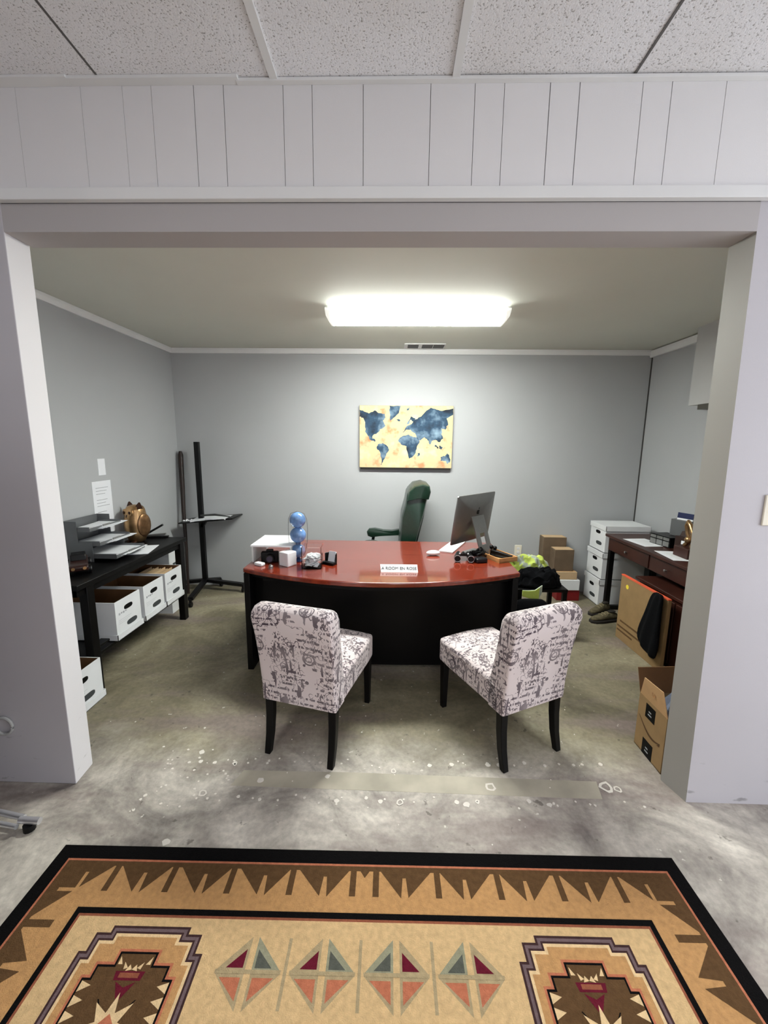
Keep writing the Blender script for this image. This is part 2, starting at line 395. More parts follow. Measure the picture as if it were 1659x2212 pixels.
for i in range(34): blob(random.uniform(-1.15,-0.75), random.uniform(1.5,1.9), random.choice((.003,.005,.006)))
for i in range(26): blob(random.uniform(-0.6,1.1), random.uniform(1.55,2.4), .003)
for cx, cy in ((-1.05,2.05),(-1.2,1.9)): blob(cx, cy, .006)
struct('floor', b, [M_concrete, M_splat, M_stripA])

# inner room walls
b = B(); b.box(XL-0.1, XL, FY1, YB+0.1, 0, ZC); struct('wall_left', b, M_wall)
b = B(); b.box(XL, XR, YB, YB+0.1, 0, ZC); struct('wall_back', b, M_wall)
b = B(); b.box(XR, XR+0.1, FY1, YB+0.1, 0, ZC); struct('wall_right', b, M_wall)
b = B(); b.box(XL-0.1, XR+0.1, FY1, YB+0.1, ZC, ZC+0.08); struct('ceiling', b, M_ceil_in)
# dividing wall: left and right pieces with their jambs, beam above
b = B(); b.prism([(FXL,FY0),(OXL,FY0),(OXL-0.012,FY1),(FXL,FY1)], 0, ZF)
b.bm.faces.ensure_lookup_table(); b.bm.normal_update()
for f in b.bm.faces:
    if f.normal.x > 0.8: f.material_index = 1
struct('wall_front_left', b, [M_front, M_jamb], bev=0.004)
b = B()
rings = []
for k in range(19):
    u = k/18; f0 = OXR + (1.298-OXR)*u; b0 = OXR - 0.035 + (1.298-OXR+0.035)*u
    rings.append([(f0,FY0,OZ*u),(FXR,FY0,OZ*u),(FXR,FY1,OZ*u),(b0,FY1,OZ*u)])
b.loft(rings)
b.box(1.298, FXR, FY0, FY1, OZ, ZF)
b.bm.normal_update()
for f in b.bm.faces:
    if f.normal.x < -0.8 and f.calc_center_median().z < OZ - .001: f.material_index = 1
struct('wall_front_right', b, [M_front, wall_paint('shaded_jamb_paint', rgb(158, 156, 150), 0.4)], smooth=True, angle=30)  # right jamb face darkened in colour to stand in for shade
b = B(); b.box(OXL, 1.298, FY0, FY1, OZ, 2.467); struct('wall_beam', b, M_beam)
# plank panelling above the opening
b = B(); gx = [-3.2,-2.9,-2.62,-2.4,-2.1,-1.85,-1.60,-1.361,-1.126,-0.976,-0.873,-0.722,-0.616,-0.406,-0.304,-0.125,0.11,0.263,0.364,0.52,0.622,0.835,0.934,1.116,1.36,1.6,1.8,2.1,2.4,2.7,3.0,3.4]
b.box(FXL, FXR, FY0+0.004, FY1, 2.467, ZF, 1)
for i in range(len(gx)-1):
    a, c = gx[i], gx[i+1]; w = {19: 0.004, 11: 0.003, 21: 0.003}.get(i, 0.002 if i > 9 else 0.0013)
    b.box(a + w/2, c - w/2, FY0-0.012, FY0+0.004, 2.50, ZF)
struct('wall_header', b, [M_panel, mat('groove_shadow_paint', rgb(95, 92, 92), rough=0.8)])
b = B(); b.box(FXL, FXR, FY0-0.028, FY0-0.001, 2.467, 2.507); struct('trim_1', b, M_trim, bev=0.003)
# front-room ceiling: tiles and T-bars
b = B()
xs = [-3.2, -2.87, -2.26, -1.65, -1.043, -0.433, 0.194, 0.797, 1.41, 2.02, 2.63, 3.24, 3.4]
for i in range(len(xs)-1):
    yy = FY0 - 0.006
    while yy > FYB:
        y0 = max(FYB, yy - 1.22)
        dz = random.uniform(0, 0.004)
        b.box(xs[i]+0.003, xs[i+1]-0.003, y0+0.003, yy, ZF+0.004+dz, ZF+0.018+dz); yy = y0
b.box(FXL, FXR, FYB, FY1, ZF+0.03, ZF+0.08)
struct('ceiling', b, M_tile)
b = B()
for xx, w in zip(xs[1:-1], [.022,.022,.022,.008,.026,.026,.008,.022,.022,.022,.022]):
    if w > .01: b.box(xx - w/2, xx + w/2, FYB, FY0-0.013, ZF-(0.004 if w > .01 else -0.002), ZF+0.004)
struct('trim_2', b, M_trim)
b = B()
for xx in (-1.043, 0.797): b.box(xx-.004, xx+.004, FYB, FY0-0.013, ZF+.0035, ZF+.006)
struct('trim_9', b, mat('dark_tile_gap', rgb(92, 90, 88)))
b = B()   # slightly wavy wall angle
b._add([(-3.2,FY0-0.05,ZF-0.012),(-1.15,FY0-0.05,ZF-0.004),(-1.15,FY0-0.012,ZF-0.006),(-3.2,FY0-0.012,ZF-0.02),(-3.2,FY0-0.05,ZF+0.002),(-1.15,FY0-0.05,ZF+0.004),(-1.15,FY0-0.012,ZF+0.004),(-3.2,FY0-0.012,ZF+0.002)], [(0,3,2,1),(4,5,6,7),(0,1,5,4),(1,2,6,5),(2,3,7,6),(3,0,4,7)])
b.box(-1.15, -0.555, FY0-0.045, FY0-0.012, ZF-0.006, ZF+0.004)
b.box(-0.565, 3.4, FY0-0.032, FY0-0.012, ZF-0.008, ZF+0.002)
struct('trim_3', b, M_trim, bev=0.001)
# crown moulding, inner room
b = B(); prof = [(0,0),(0.018,0),(0.026,0.03),(0.026,0.05),(0,0.05)]
b.loft([[(XL+q[0], yy, ZC-0.052+q[1]) for q in prof] for yy in (FY1, YB)]); struct('trim_4', b, M_trim)
b = B(); b.loft([[(xx, YB-q[0], ZC-0.052+q[1]) for q in prof] for xx in (XL, XR)]); struct('trim_5', b, M_trim)
b = B(); b.loft([[(XR-q[0]*1.5, yy, ZC-0.07+q[1]*1.2) for q in prof] for yy in (3.56, YB)]); struct('trim_6', b, M_trim)
# boxed bulkhead high on the right wall, its grey lightened to imitate light
b = B(); b.box(2.45, XR, FY1, 3.56, 1.94, ZC); struct('wall_bulkhead', b, wall_paint('lit_bulkhead_paint', rgb(190, 190, 190)))
b = B(); b.box(2.455, XR, 3.1, 3.46, 1.90, 1.94)
o = struct('trim_7', b, mat('dark_bracket', rgb(80, 78, 72)))
# corner seam on the back right corner
b = B(); b.box(XR-0.012, XR, YB-0.004, YB, 0.0, ZC-0.055); struct('trim_8', b, mat('corner_seam', rgb(70, 68, 66)))

# front room envelope; both windows are added, unseen sources of daylight
def wall_with_window(name, axis, pos, a0, a1, w0, w1, z0, z1, th=0.12):
    b = B()
    def bx(p, q, zz0, zz1):
        if axis == 'x': b.box(pos, pos+th, p, q, zz0, zz1)
        else: b.box(p, q, pos-th, pos, zz0, zz1)
    bx(a0, w0, 0, ZF+.05); bx(w1, a1, 0, ZF+.05); bx(w0, w1, 0, z0); bx(w0, w1, z1, ZF+.05)
    struct(name, b, M_front)
wall_with_window('wall_front_room_right', 'x', FXR, FYB, FY1, -1.3, 1.45, 0.3, 2.45)
wall_with_window('wall_front_room_back', 'y', FYB, FXL, FXR, 1.4, 3.0, 0.5, 2.35)
b = B(); b.box(FXL-0.1, FXL, FYB, FY1, 0, ZF+.05); struct('wall_front_room_left', b, M_front)
for nm, axis in (('added_window_1', 'x'), ('added_window_2', 'y')):
    b = B(); g = B()
    if axis == 'x':
        for yy in (-1.3, -0.4, 0.5, 1.41): b.box(FXR+0.03, FXR+0.08, yy, yy+0.04, 0.3, 2.45)
        for zz in (0.3, 1.4, 2.41): b.box(FXR+0.035, FXR+0.075, -1.3, 1.45, zz, zz+0.04)
        g.box(FXR+0.052, FXR+0.056, -1.3, 1.45, 0.3, 2.45)
    else:
        for xx in (1.4, 2.2, 2.96): b.box(xx, xx+0.04, FYB-0.08, FYB-0.03, 0.5, 2.35)
        for zz in (0.5, 1.4, 2.31): b.box(1.4, 3.0, FYB-0.075, FYB-0.035, zz, zz+0.04)
        g.box(1.4, 3.0, FYB-0.056, FYB-0.052, 0.5, 2.35)
    fr = struct(nm, b, M_trim)
    obj('added_pane', g, M_glass, fr, smooth=False)

PANEL_FILL = 7.8
# ------------------------------------------------------------------ lights
w = bpy.data.worlds.new('sky'); SC.world = w; w.use_nodes = True
w.node_tree.nodes['Background'].inputs[0].default_value = (0.80, 0.88, 1.0, 1); w.node_tree.nodes['Background'].inputs[1].default_value = 1.0
def area(name, loc, rot, sx, sy, power, col):
    l = bpy.data.lights.new(name, 'AREA'); l.shape = 'RECTANGLE'; l.size = sx; l.size_y = sy; l.energy = power; l.color = col
    o = bpy.data.objects.new(name, l); COL.objects.link(o); o.location = loc; o.rotation_euler = rot; return o
area('added_daylight_right', (FXR-0.01, 0.075, 1.37), (0, PI/2, 0), 2.1, 2.7, 62, (0.93, 0.96, 1.0))  # added lamp in place of daylight from the right window
area('added_daylight_back', (2.2, FYB+0.01, 1.42), (PI/2, 0, 0), 1.5, 1.8, 20, (0.95, 0.95, 1.0))  # second added lamp, set just inside the back window

# panel lights added unseen behind the camera to brighten the front room
for k, (tx, ty) in enumerate(((-1.345, -0.55), (0.4955, -0.55), (-1.345, -2.4), (0.4955, -2.4))):
    t = thing('added_panel_light', 'added unseen white panel light in the tiled front room ceiling', 'light', (tx, ty, ZF), 0, 'added panel lights in the front room ceiling')
    b = B(); b.box(-.28,.28,-.58,.58,-.004,.003); obj('diffuser', b, mat('glowing_added_panel', rgb(245,245,245), emit=((.95,.98,1.0,1), PANEL_FILL)), t)
    b = B()
    for x0,x1,y0,y1 in ((-.30,-.28,-.6,.6),(.28,.30,-.6,.6),(-.28,.28,-.6,-.58),(-.28,.28,.58,.6)): b.box(x0,x1,y0,y1,-.008,.003)
    obj('frame', b, M_trim, t)
# tall shelving added out of frame to shade the lower left wall
t = thing('added_shelving', 'tall dark shelving added out of view to shade the left wall', 'added_shelving', (-2.235, 0.62, 0))
for x in (-.92, .92):
    b = B(); b.box(x-.015, x+.015, -.17, .17, 0, 2.05); obj('side_panel', b, M_cherrydark, t)
b = B(); b.box(-.905,.905,.155,.17,.05,2.05); obj('back_panel', b, M_cherrydark, t)
for k in range(6):
    b = B(); b.box(-.905,.905,-.17,.155,.05+.39*k,.075+.39*k); obj('shelf', b, M_cherrydark, t)

# ceiling light: wraparound fluorescent
M_lens = mat('glowing_acrylic_lens', rgb(250, 250, 245), rough=0.4, emit=((0.97, 1.0, 0.94, 1), 126.0))
M_lens_side = mat('glowing_acrylic_lens_side', rgb(250, 250, 245), rough=0.4, emit=((0.97, 1.0, 0.94, 1), 34.0))
t = thing('ceiling_light', 'long glowing fluorescent wraparound light on the inner ceiling', 'light', (0.152, 3.17, ZC))
b = B(); b.box(-0.655, 0.655, -0.11, 0.11, -0.016, 0.0); obj('backing', b, M_trim, t, bev=0.002)
b = B(); pr = [(-0.118,-0.016),(-0.118,-0.032),(-0.075,-0.082),(0.075,-0.082),(0.118,-0.032),(0.118,-0.016)]
b.loft([[(xx, q[0], q[1]) for q in pr] for xx in (-0.62, 0.62)])
b.bm.normal_update()
for f in b.bm.faces: f.material_index = 0 if f.calc_center_median().z < -0.081 else 1
obj('lens', b, [M_lens, M_lens_side], t)
for s in (-1, 1):
    b = B(); ins = [(q[0]*1.03, q[1]*1.03) for q in pr]
    b.loft([[(s*0.62, q[0], q[1]) for q in ins], [(s*0.632, q[0], q[1]) for q in ins], [(s*0.655, q[0]*0.93, q[1]*0.62) for q in ins]])
    obj('end_cap', b, mat('translucent_cap', rgb(240, 240, 232), rough=0.4, emit=((1, 1, .92, 1), 0.7)), t)

t = thing('ceiling_vent', 'slotted white ceiling register near the back wall', 'vent', (0.285, 4.23, ZC))
b = B(); b.box(-0.20, 0.20, -0.10, 0.10, -0.007, 0.0); obj('frame', b, M_trim, t, bev=0.002)
for xx in (-0.11, 0.03, 0.14):
    b = B(); b.box(xx-0.055, xx+0.05, -0.07, 0.07, -0.009, -0.0065); obj('slot', b, mat('dark_vent_slot', rgb(45, 40, 38)), t)

# ------------------------------------------------------------------ rug
def rug():
    C = {k: mat('rug_' + k, rgb(*v), rough=0.95, noise=(60, 0.13), bump=(260, 0.9), spec=0.1) for k, v in dict(
        black=(12, 11, 11), pink=(182, 112, 84), border=(186, 142, 94), brown=(92, 68, 44), field=(206, 174, 128), cream=(220, 190, 146),
        maroon=(98, 26, 42), orange=(182, 110, 82), sage=(146, 144, 120), taupe=(168, 150, 116), plum=(64, 44, 44), mauve=(110, 92, 94), slate=(86, 88, 80), rust=(142, 84, 62)).items()}
    names = list(C); ix = {k: i for i, k in enumerate(names)}
    b = B(); W_, H_ = 2.392, 3.06; CW = W_/2
    cnt = [0]
    def P(pts, c, layer):
        z = 0.013 + layer*0.00035
        b.poly([(p[0], -p[1], z) for p in pts], ix[c])
    def sym(pts, c, layer):      # left/right and near/far mirror
        for fx in (0, 1):
            for fy in (0, 1):
                P([((W_-p[0]) if fx else p[0], (H_-p[1]) if fy else p[1]) for p in pts], c, layer)
    def rect(a, v0, c_, v1, c, layer): P([(a,v0),(c_,v0),(c_,v1),(a,v1)], c, layer)
    b.box(0, W_, -H_, 0, 0.0, 0.013, ix['black'])
    rect(.052,.052,W_-.052,H_-.052,'pink',1); rect(.060,.060,W_-.060,H_-.060,'brown',2)
    rect(.078,.078,W_-.078,H_-.078,'border',3)
    # saw-tooth triangles along far/near edges
    def tooth_u(c):
        sym([(c-.100,.077),(c-.013,.166),(c-.006,.1),(c+.006,.1),(c+.013,.168),(c+.088,.077)], 'brown', 4)
    for c in (.380,.606,.828,1.050): tooth_u(c)
    for c in (.266,.483,.705,.928): sym([(c-.011,.077),(c+.011,.077),(c+.011,.165),(c-.011,.165)], 'brown', 4)
    sym([(1.143,.077),(1.165,.077),(1.165,.165),(1.143,.165)], 'brown', 4)
    sym([(1.178,.077),(CW,.077),(CW,.102)], 'brown', 4)
    # corner pieces
    sym([(.077,.077),(.250,.077),(.166,.158),(.158,.166),(.077,.250)], 'brown', 4)
    sym([(.157,.102),(.169,.102),(.169,.169),(.100,.169),(.100,.157),(.157,.157)], 'border', 5)
    v = .380
    while v < H_/2:
        sym([(.077,v-.094),(.168,v-.013),(.1,v-.006),(.1,v+.006),(.168,v+.013),(.077,v+.088)], 'brown', 4)
        sym([(.077,v-.123),(.165,v-.123),(.165,v-.101),(.077,v-.101)], 'brown', 4); v += .222
    rect(.214,.217,W_-.214,H_-.217,'black',5); rect(.232,.236,W_-.232,H_-.236,'rust',6); rect(.240,.244,W_-.240,H_-.244,'field',7)
    # diamonds across the field
    def diamond(c, v0, flip):
        for s in (-1, 1):
            top = 'maroon' if (s < 0) != flip else 'slate'
            g = .010
            P([(c+s*g, v0-.088), (c+s*.098, v0-.002), (c+s*g, v0-.002)], 'taupe' if top == 'maroon' else 'sage', 8)
            P([(c+s*(g+.008), v0-.055), (c+s*.070, v0-.008), (c+s*(g+.008), v0-.008)], top, 9)
            P([(c+s*g, v0+.004), (c+s*.100, v0+.004), (c+s*g, v0+.090)], 'taupe', 8)
            P([(c+s*(g+.008), v0+.015), (c+s*.082, v0+.015), (c+s*(g+.008), v0+.068)], 'orange', 9)
        P([(c-.1,v0-.004),(c+.1,v0-.004),(c+.1,v0+.006),(c-.1,v0+.006)], 'taupe', 10)
    for k in range(12):
        v0 = .380 + .222*k
        if v0 > H_-.3: break
        if .7 < v0 < 2.3 and k % 2: continue
        for c, fl in ((.857, False), (1.083, False), (1.309, True), (1.535, True)): diamond(c, v0, fl)
        for c in (.970, 1.196, 1.422): P([(c-.005,v0-.086),(c+.005,v0-.086),(c+.005,v0+.086),(c-.005,v0+.086)], 'taupe', 8)
    # stepped medallions
    def stepped(cu, o):
        half = [(.128,.27),(.128,.29),(.173,.29),(.173,.34),(.196,.34)]
        V1 = 1.18
        r = [(hw-o, v_+o) for hw, v_ in half]
        right = [(cu+p[0], p[1]) for p in r] + [(cu+.196-o, V1-.07-o), (cu+.173-o, V1-.07-o), (cu+.173-o, V1-.02-o), (cu+.128-o, V1-.02-o), (cu+.128-o, V1-o)]
        return right + [(2*cu-p[0], p[1]) for p in reversed(right)]
    for cu in (.505, W_-.505):
        for fy in (0, 1):
            Q = lambda pts, c, l: P([(p[0], (H_-p[1]) if fy else p[1]) for p in pts], c, l)
            for o, c, l in ((0,'plum',8),(.007,'mauve',9),(.016,'plum',10),(.022,'cream',11),(.031,'border',12)): Q(stepped(cu, o), c, l)
            def fig(o):
                half = [(.060,.340),(.060,.373),(.112,.373),(.112,.405),(.136,.405),(.136,.95),(.112,.95),(.112,.985),(.06,.985),(.06,1.02)]
                rr = [(cu+h-o, v_+(o if i < 5 else -o)) for i, (h, v_) in enumerate(half)]
                return rr + [(2*cu-p[0], p[1]) for p in reversed(rr)]
            Q(fig(-.007), 'orange', 13); Q(fig(0), 'black', 14); Q(fig(.006), 'brown', 15)
            for s in (-1, 1):
                for tr in ([(.050,.352),(.036,.372),(.050,.372)], [(.030,.366),(.014,.380),(.026,.384)], [(.010,.372),(.000,.384),(.018,.388)]):
                    Q([(cu+s*a, v_) for a, v_ in tr], 'cream', 16)
                for k in range(5):     # notched cream edge inside the figure
                    v1 = .412 + k*.033
                    Q([(cu+s*.130, v1), (cu+s*.098, v1+.010), (cu+s*.130, v1+.026)], 'cream', 16)
                Q([(cu+s*.052,.452),(cu+s*.056,.452),(cu+s*.026,.490),(cu+s*.022,.488)], 'black', 17)
            Q([(cu-.045,.388),(cu+.045,.388),(cu+.040,.410),(cu-.040,.410)], 'maroon', 16)
            Q([(cu-.030,.392),(cu+.030,.392),(cu+.030,.404),(cu-.030,.404)], 'rust', 17)
            Q([(cu-.030,.413),(cu,.426),(cu+.030,.413),(cu+.006,.452),(cu-.006,.452)], 'maroon', 17)
            star = []
            for i in range(16):
                rr_ = .075 if i % 2 == 0 else .034; a = 2*PI*i/16 - PI/2
                star.append((cu + rr_*math.cos(a), .512 + rr_*math.sin(a)))
            Q(star, 'cream', 18)
            Q([(cu-.03,.512),(cu,.482),(cu+.03,.512),(cu,.542)], 'orange', 19)
    # a centre lozenge out of view
    P([(CW,1.1),(CW+.45,H_/2),(CW,H_-1.1),(CW-.45,H_/2)], 'brown', 8); P([(CW,1.2),(CW+.38,H_/2),(CW,H_-1.2),(CW-.38,H_/2)], 'maroon', 9)
    o = obj('area_rug', b, [C[k] for k in names], smooth=False)
    for p in o.data.polygons:   # layers face upward
        pass
    place(o, (-1.283, 1.350, 0.0), math.atan2(.027, 2.392))
    tag(o, 'southwestern patterned area rug in tan and brown with a black border', 'rug')
rug()

# ------------------------------------------------------------------ desk
t = thing('executive_desk', 'wide bow-front desk with glossy red cherry top and black body', 'desk', (-0.07, 2.95, 0))
def bow(z0, z1, off, mi=0, bb=None):
    xl, xr, yc, yb = -0.955+off, 0.935-off, -0.285+off, 0.575-off
    pts = [(xl, yb)]
    pts += [(xl, yc)]
    for i in range(1, 24):
        u = i/24; pts.append((xl + (xr-xl)*u, yc - 0.255*(1-(2*u-1)**2)))
    pts += [(xr, yc), (xr, yb)]
    bb.prism(pts, z0, z1, mi)
b = B(); bow(0.718, 0.75, 0, 0, b); obj('desktop', b, M_cherry, t, bev=0.008, seg=3, angle=50)
b = B(); bow(0.69, 0.717, 0.03, 0, b); obj('top_rail', b, M_blackmatte, t)
for xa in (-0.93, 0.905):
    b = B(); b.box(xa-0.02, xa+0.02, -0.29, 0.56, 0.0, 0.715)
    obj('side_panel', b, M_black, t, bev=0.003)
b = B(); pts = []
for i in range(0, 17):
    u = i/16; pts.append((-0.91 + 1.795*u, -0.175 - 0.06*(1-(2*u-1)**2)))
pts2 = [(p[0], p[1]+0.02) for p in reversed(pts)]
b.prism(pts + pts2, 0.03, 0.715); obj('modesty_panel', b, M_black, t)
for sx in (-1, 1):
    b = B(); b.box(-0.21, 0.21, -0.02, 0.54, 0.03, 0.69, M=T(sx*0.68-0.01, 0)); ped = obj('pedestal', b, M_black, t, bev=0.003)
    for k, (z0, z1) in enumerate(((0.05,0.25),(0.26,0.46),(0.47,0.68))):
        b = B(); b.box(-0.2, 0.2, 0.54, 0.555, z0, z1, M=T(sx*0.68-0.01, 0)); d = obj('drawer', b, M_cherrydark, ped, bev=0.002)
for xx in (-0.79, 0.72):
    b = B(); b.box(xx-0.035, xx+0.035, -0.262, -0.245, 0.655, 0.686); obj('bracket_plate', b, M_blackplas, t, bev=0.002)
for i, zz in enumerate((0.30, 0.22, 0.14)):
    b = B(); b.box(0.925, 0.932, -0.25, -0.20, zz, zz+0.03); obj('hinge_plate', b, M_greymetal, t)

# ------------------------------------------------------------------ slipper chairs
def slipper(label, loc, rz):
    """local: rear-bottom edge midpoint at origin, faces +y"""
    t = thing('slipper_chair', label, 'chair', loc, rz, 'printed armless chairs in front of the desk')
    w = 0.205
    # seat block
    b = B(); rings = []
    n = 7
    for i in range(n):
        y = 0.02 + 0.565*i/(n-1)
        ww = w - (0.0 if i < n-1 else 0.004)
        crown = 0.012*math.sin(PI*i/(n-1))
        rings.append([(-ww, y, 0.300), (ww, y, 0.300), (ww, y, 0.445), (ww*0.5, y, 0.452+crown), (0, y, 0.455+crown), (-ww*0.5, y, 0.452+crown), (-ww, y, 0.445)])
    b.loft(rings); obj('seat', b, M_fabric, t, bev=0.018, seg=3, angle=50)
    # back: leaning slab with rounded top
    b = B()
    prof = [(0.0,0.300),(-0.006,0.40),(-0.022,0.55),(-0.047,0.70),(-0.066,0.785),(-0.060,0.815),(-0.035,0.832),(0.0,0.832),(0.030,0.820),(0.047,0.790),(0.062,0.70),(0.090,0.55),(0.112,0.46),(0.118,0.43),(0.118,0.30)]
    rings = []
    for k, xx in enumerate((-1.0,-0.985,-0.95,-0.89,-0.82,-0.6,0,0.6,0.82,0.89,0.95,0.985,1.0)):
        wt = lambda z: w*(1.0 + 0.04*max(0, (z-0.45)/0.4))
        e = max(0, (abs(xx)-0.82)/0.18); drop = 0.042*(1-math.sqrt(max(0, 1-e*e)))
        e2 = max(0, (abs(xx)-0.93)/0.07); pinch = 1 - 0.22*(1-math.sqrt(max(0, 1-e2*e2)))
        ring = []
        for (y, z) in prof:
            mid = 0.056 - 0.075*max(0, (z-.40)/.43)
            ring.append((xx*wt(z), mid + (y-mid)*pinch, z - drop*max(0, (z-.60)/.232)))
        rings.append(ring)
    b.loft(rings); obj('backrest', b, M_fabric, t, bev=0.004, seg=2, angle=60)
    # piped seam where the back meets the seat side
    for sx in (-1, 1):
        b = B(); b.tube([(sx*(w+.0005), y, z) for y, z in ((0.004,0.43),(0.06,0.425),(0.116,0.43))], 0.0022, 6); obj('seam_piping', b, M_fabric, t)
    for sx in (-1, 1):     # rear legs curve backwards, front legs straight
        b = B(); rg = []
        for z, dy, h in ((0.31,0.035,0.0215),(0.2,0.032,0.020),(0.1,0.020,0.0185),(0.0,-0.005,0.016)):
            rg.append([(sx*(w-0.028)+a*h, dy+c*h, z) for a, c in ((-1,-1),(1,-1),(1,1),(-1,1))])
        b.loft(list(reversed(rg))); obj('leg', b, M_black, t, bev=0.004)
        b = B(); rg = []
        for z, h in ((0.31,0.021),(0.0,0.015)):
            rg.append([(sx*(w-0.028)+a*h, 0.55+c*h, z) for a, c in ((-1,-1),(1,-1),(1,1),(-1,1))])
        b.loft(list(reversed(rg))); obj('leg', b, M_black, t, bev=0.003)
    return t
slipper('armless chair in script-print fabric, left of the pair before the desk, angled right', (-0.462, 1.842, 0), math.radians(-15.5))
slipper('armless chair in script-print fabric, right of the pair before the desk, angled left', (0.728, 1.885, 0), math.radians(26.0))

# ------------------------------------------------------------------ green executive chair, faces -x
t = thing('office_chair', 'high-backed dark green leather office chair turned sideways behind the desk', 'chair', (0.02, 3.92, 0))
def pad(prof, y0, y1, inset=0.03, mi=0, b=None):
    """prof in xz, thick in y with softened ends"""
    cx = sum(p[0] for p in prof)/len(prof); cz = sum(p[1] for p in prof)/len(prof)
    sh = lambda k: [(cx+(p[0]-cx)*k, cz+(p[1]-cz)*k) for p in prof]
    rr = []
    for y, k in ((y0, 0.86), (y0+inset*0.4, 0.96), (y0+inset, 1.0), (y1-inset, 1.0), (y1-inset*0.4, 0.96), (y1, 0.86)):
        rr.append([(p[0], y, p[1]) for p in sh(k)])
    b.loft(rr)
b = B(); pad([(0.02,0.50),(0.035,0.62),(0.045,0.76),(0.058,0.94),(0.09,1.06),(0.105,1.15),(0.14,1.20),(0.21,1.232),(0.28,1.225),(0.312,1.19),(0.30,1.13),(0.268,0.97),(0.215,0.76),(0.16,0.52),(0.09,0.47)], -0.24, 0.26, 0.06, 0, b)
obj('backrest', b, M_green, t, angle=60)
b = B(); pad([(0.10,1.08),(0.12,1.17),(0.17,1.225),(0.25,1.243),(0.31,1.225),(0.322,1.17),(0.305,1.10),(0.2,1.105)], -0.255, 0.275, 0.04, 0, b)
obj('headrest_cushion', b, M_green, t, angle=60)
b = B(); pad([(0.155,0.60),(0.2,0.78),(0.235,0.95),(0.265,1.08),(0.285,1.08),(0.265,0.93),(0.225,0.75),(0.185,0.58)], -0.20, 0.22, 0.03, 0, b)
obj('back_shell', b, M_green, t, angle=60)
b = B(); pad([(-0.42,0.42),(-0.44,0.47),(-0.40,0.52),(-0.2,0.535),(0.08,0.52),(0.12,0.46),(0.08,0.40),(-0.3,0.39)], -0.25, 0.27, 0.05, 0, b); obj('seat', b, M_green, t, angle=60)
for y0 in (-0.31, 0.25):
    b = B(); pad([(-0.285,0.640),(-0.295,0.685),(-0.272,0.717),(-0.21,0.723),(-0.12,0.705),(-0.02,0.702),(0.05,0.715),(0.07,0.695),(0.07,0.655),(0.0,0.65),(-0.15,0.64),(-0.25,0.627)], y0, y0+0.085, 0.025, 0, b)
    arm = obj('armrest', b, M_green, t, angle=60)
    b = B(); b.bar((-0.22, y0+0.04, 0.65), (-0.26, y0+0.04, 0.44), 0.03, 0.05); b.bar((-0.26, y0+0.04, 0.44), (0.0, y0+0.05, 0.40), 0.03, 0.04)
    obj('arm_support', b, M_blackplas, arm, bev=0.005)
b = B(); b.lathe([(0.03,0.10),(0.03,0.36),(0.08,0.37),(0.08,0.395)], -0.15, 0.01, 0, 16); obj('gas_column', b, M_blackplas, t)
b = B()
for k in range(5):
    a = 2*PI*k/5 + 0.3; b.bar((-0.15+0.03*math.cos(a), 0.01+0.03*math.sin(a), 0.11), (-0.15+0.28*math.cos(a), 0.01+0.28*math.sin(a), 0.075), 0.05, 0.03)
base = obj('star_base', b, M_cherrydark, t, bev=0.006)
for k in range(5):
    a = 2*PI*k/5 + 0.3; b = B(); b.ball((-0.15+0.28*math.cos(a), 0.01+0.28*math.sin(a), 0.03), 0.03, 12, sc=(1,1,1)); obj('caster', b, M_blackplas, base)

# ------------------------------------------------------------------ desktop objects
# all-in-one computer seen from behind
t = thing('desktop_computer', 'silver all-in-one computer seen from behind on the red desk', 'computer', (0.640, 3.195, 0.75), math.radians(46.5))
# local: +x along the panel (away to the right), viewer side is -y
MT = T(0, 0, 0.285, 0, math.radians(8))
b = B()
prof = []
n = 14
ring_out = [(-0.264,-0.195),(0.264,-0.195),(0.264,0.175),(-0.264,0.175)]
def rr(hx, z0, z1, y, r=0.012):
    p = []
    for cx, cz, a0 in ((hx-r, z0+r, -90), (hx-r, z1-r, 0), (-hx+r, z1-r, 90), (-hx+r, z0+r, 180)):
        for k in range(4):
            a = math.radians(a0 + 30*k); p.append((cx + r*math.cos(a), y, cz + r*math.sin(a)))
    return p
b.loft([rr(.264,-.195,.190,.006), rr(.264,-.195,.190,-.002), rr(.25,-.18,.176,-.010), rr(.17,-.12,.12,-.024), rr(.08,-.07,.07,-.030)], M=MT)
body = obj('display_housing', b, M_silver, t, angle=30)
b = B(); b.box(-.255,.255,.0062,.0072,-.118,.182, M=MT); obj('screen', b, mat('black_screen_glass', rgb(10,10,12), rough=0.1), body, smooth=False)
b = B()   # fruit-shaped emblem: two lobes, bite, leaf
pts = []
for k in range(28):
    a = 2*PI*k/28; r = 0.021*(1 + 0.10*math.cos(2*a)*0 )
    x_, z_ = r*math.cos(a)*0.98, r*math.sin(a)
    if math.sin(a) > 0.9: z_ -= 0.004
    if math.sin(a) < -0.9: z_ += 0.003
    if math.cos(a) > 0.78: x_ -= 0.007*(math.cos(a)-0.78)/0.22 + 0.002
    pts.append((x_, z_))
b.loft([[(p[0], -0.0305, p[1]+0.05) for p in pts], [(p[0], -0.0320, p[1]+0.05) for p in pts]], M=MT)
lf = [(0.000,.024),(0.003,.033),(0.011,.038),(0.010,.030)]
b.loft([[(p[0], -0.0305, p[1]+0.05) for p in lf], [(p[0], -0.0320, p[1]+0.05) for p in lf]], M=MT)
obj('emblem', b, M_blackplas, body)
b = B(); b.lathe([(0.012,0),(0.012,0.002)], 0, 0, 0, 14, M=MT @ T(0.0, -0.029, -0.055, 0, PI/2)); obj('power_port', b, M_blackplas, body)
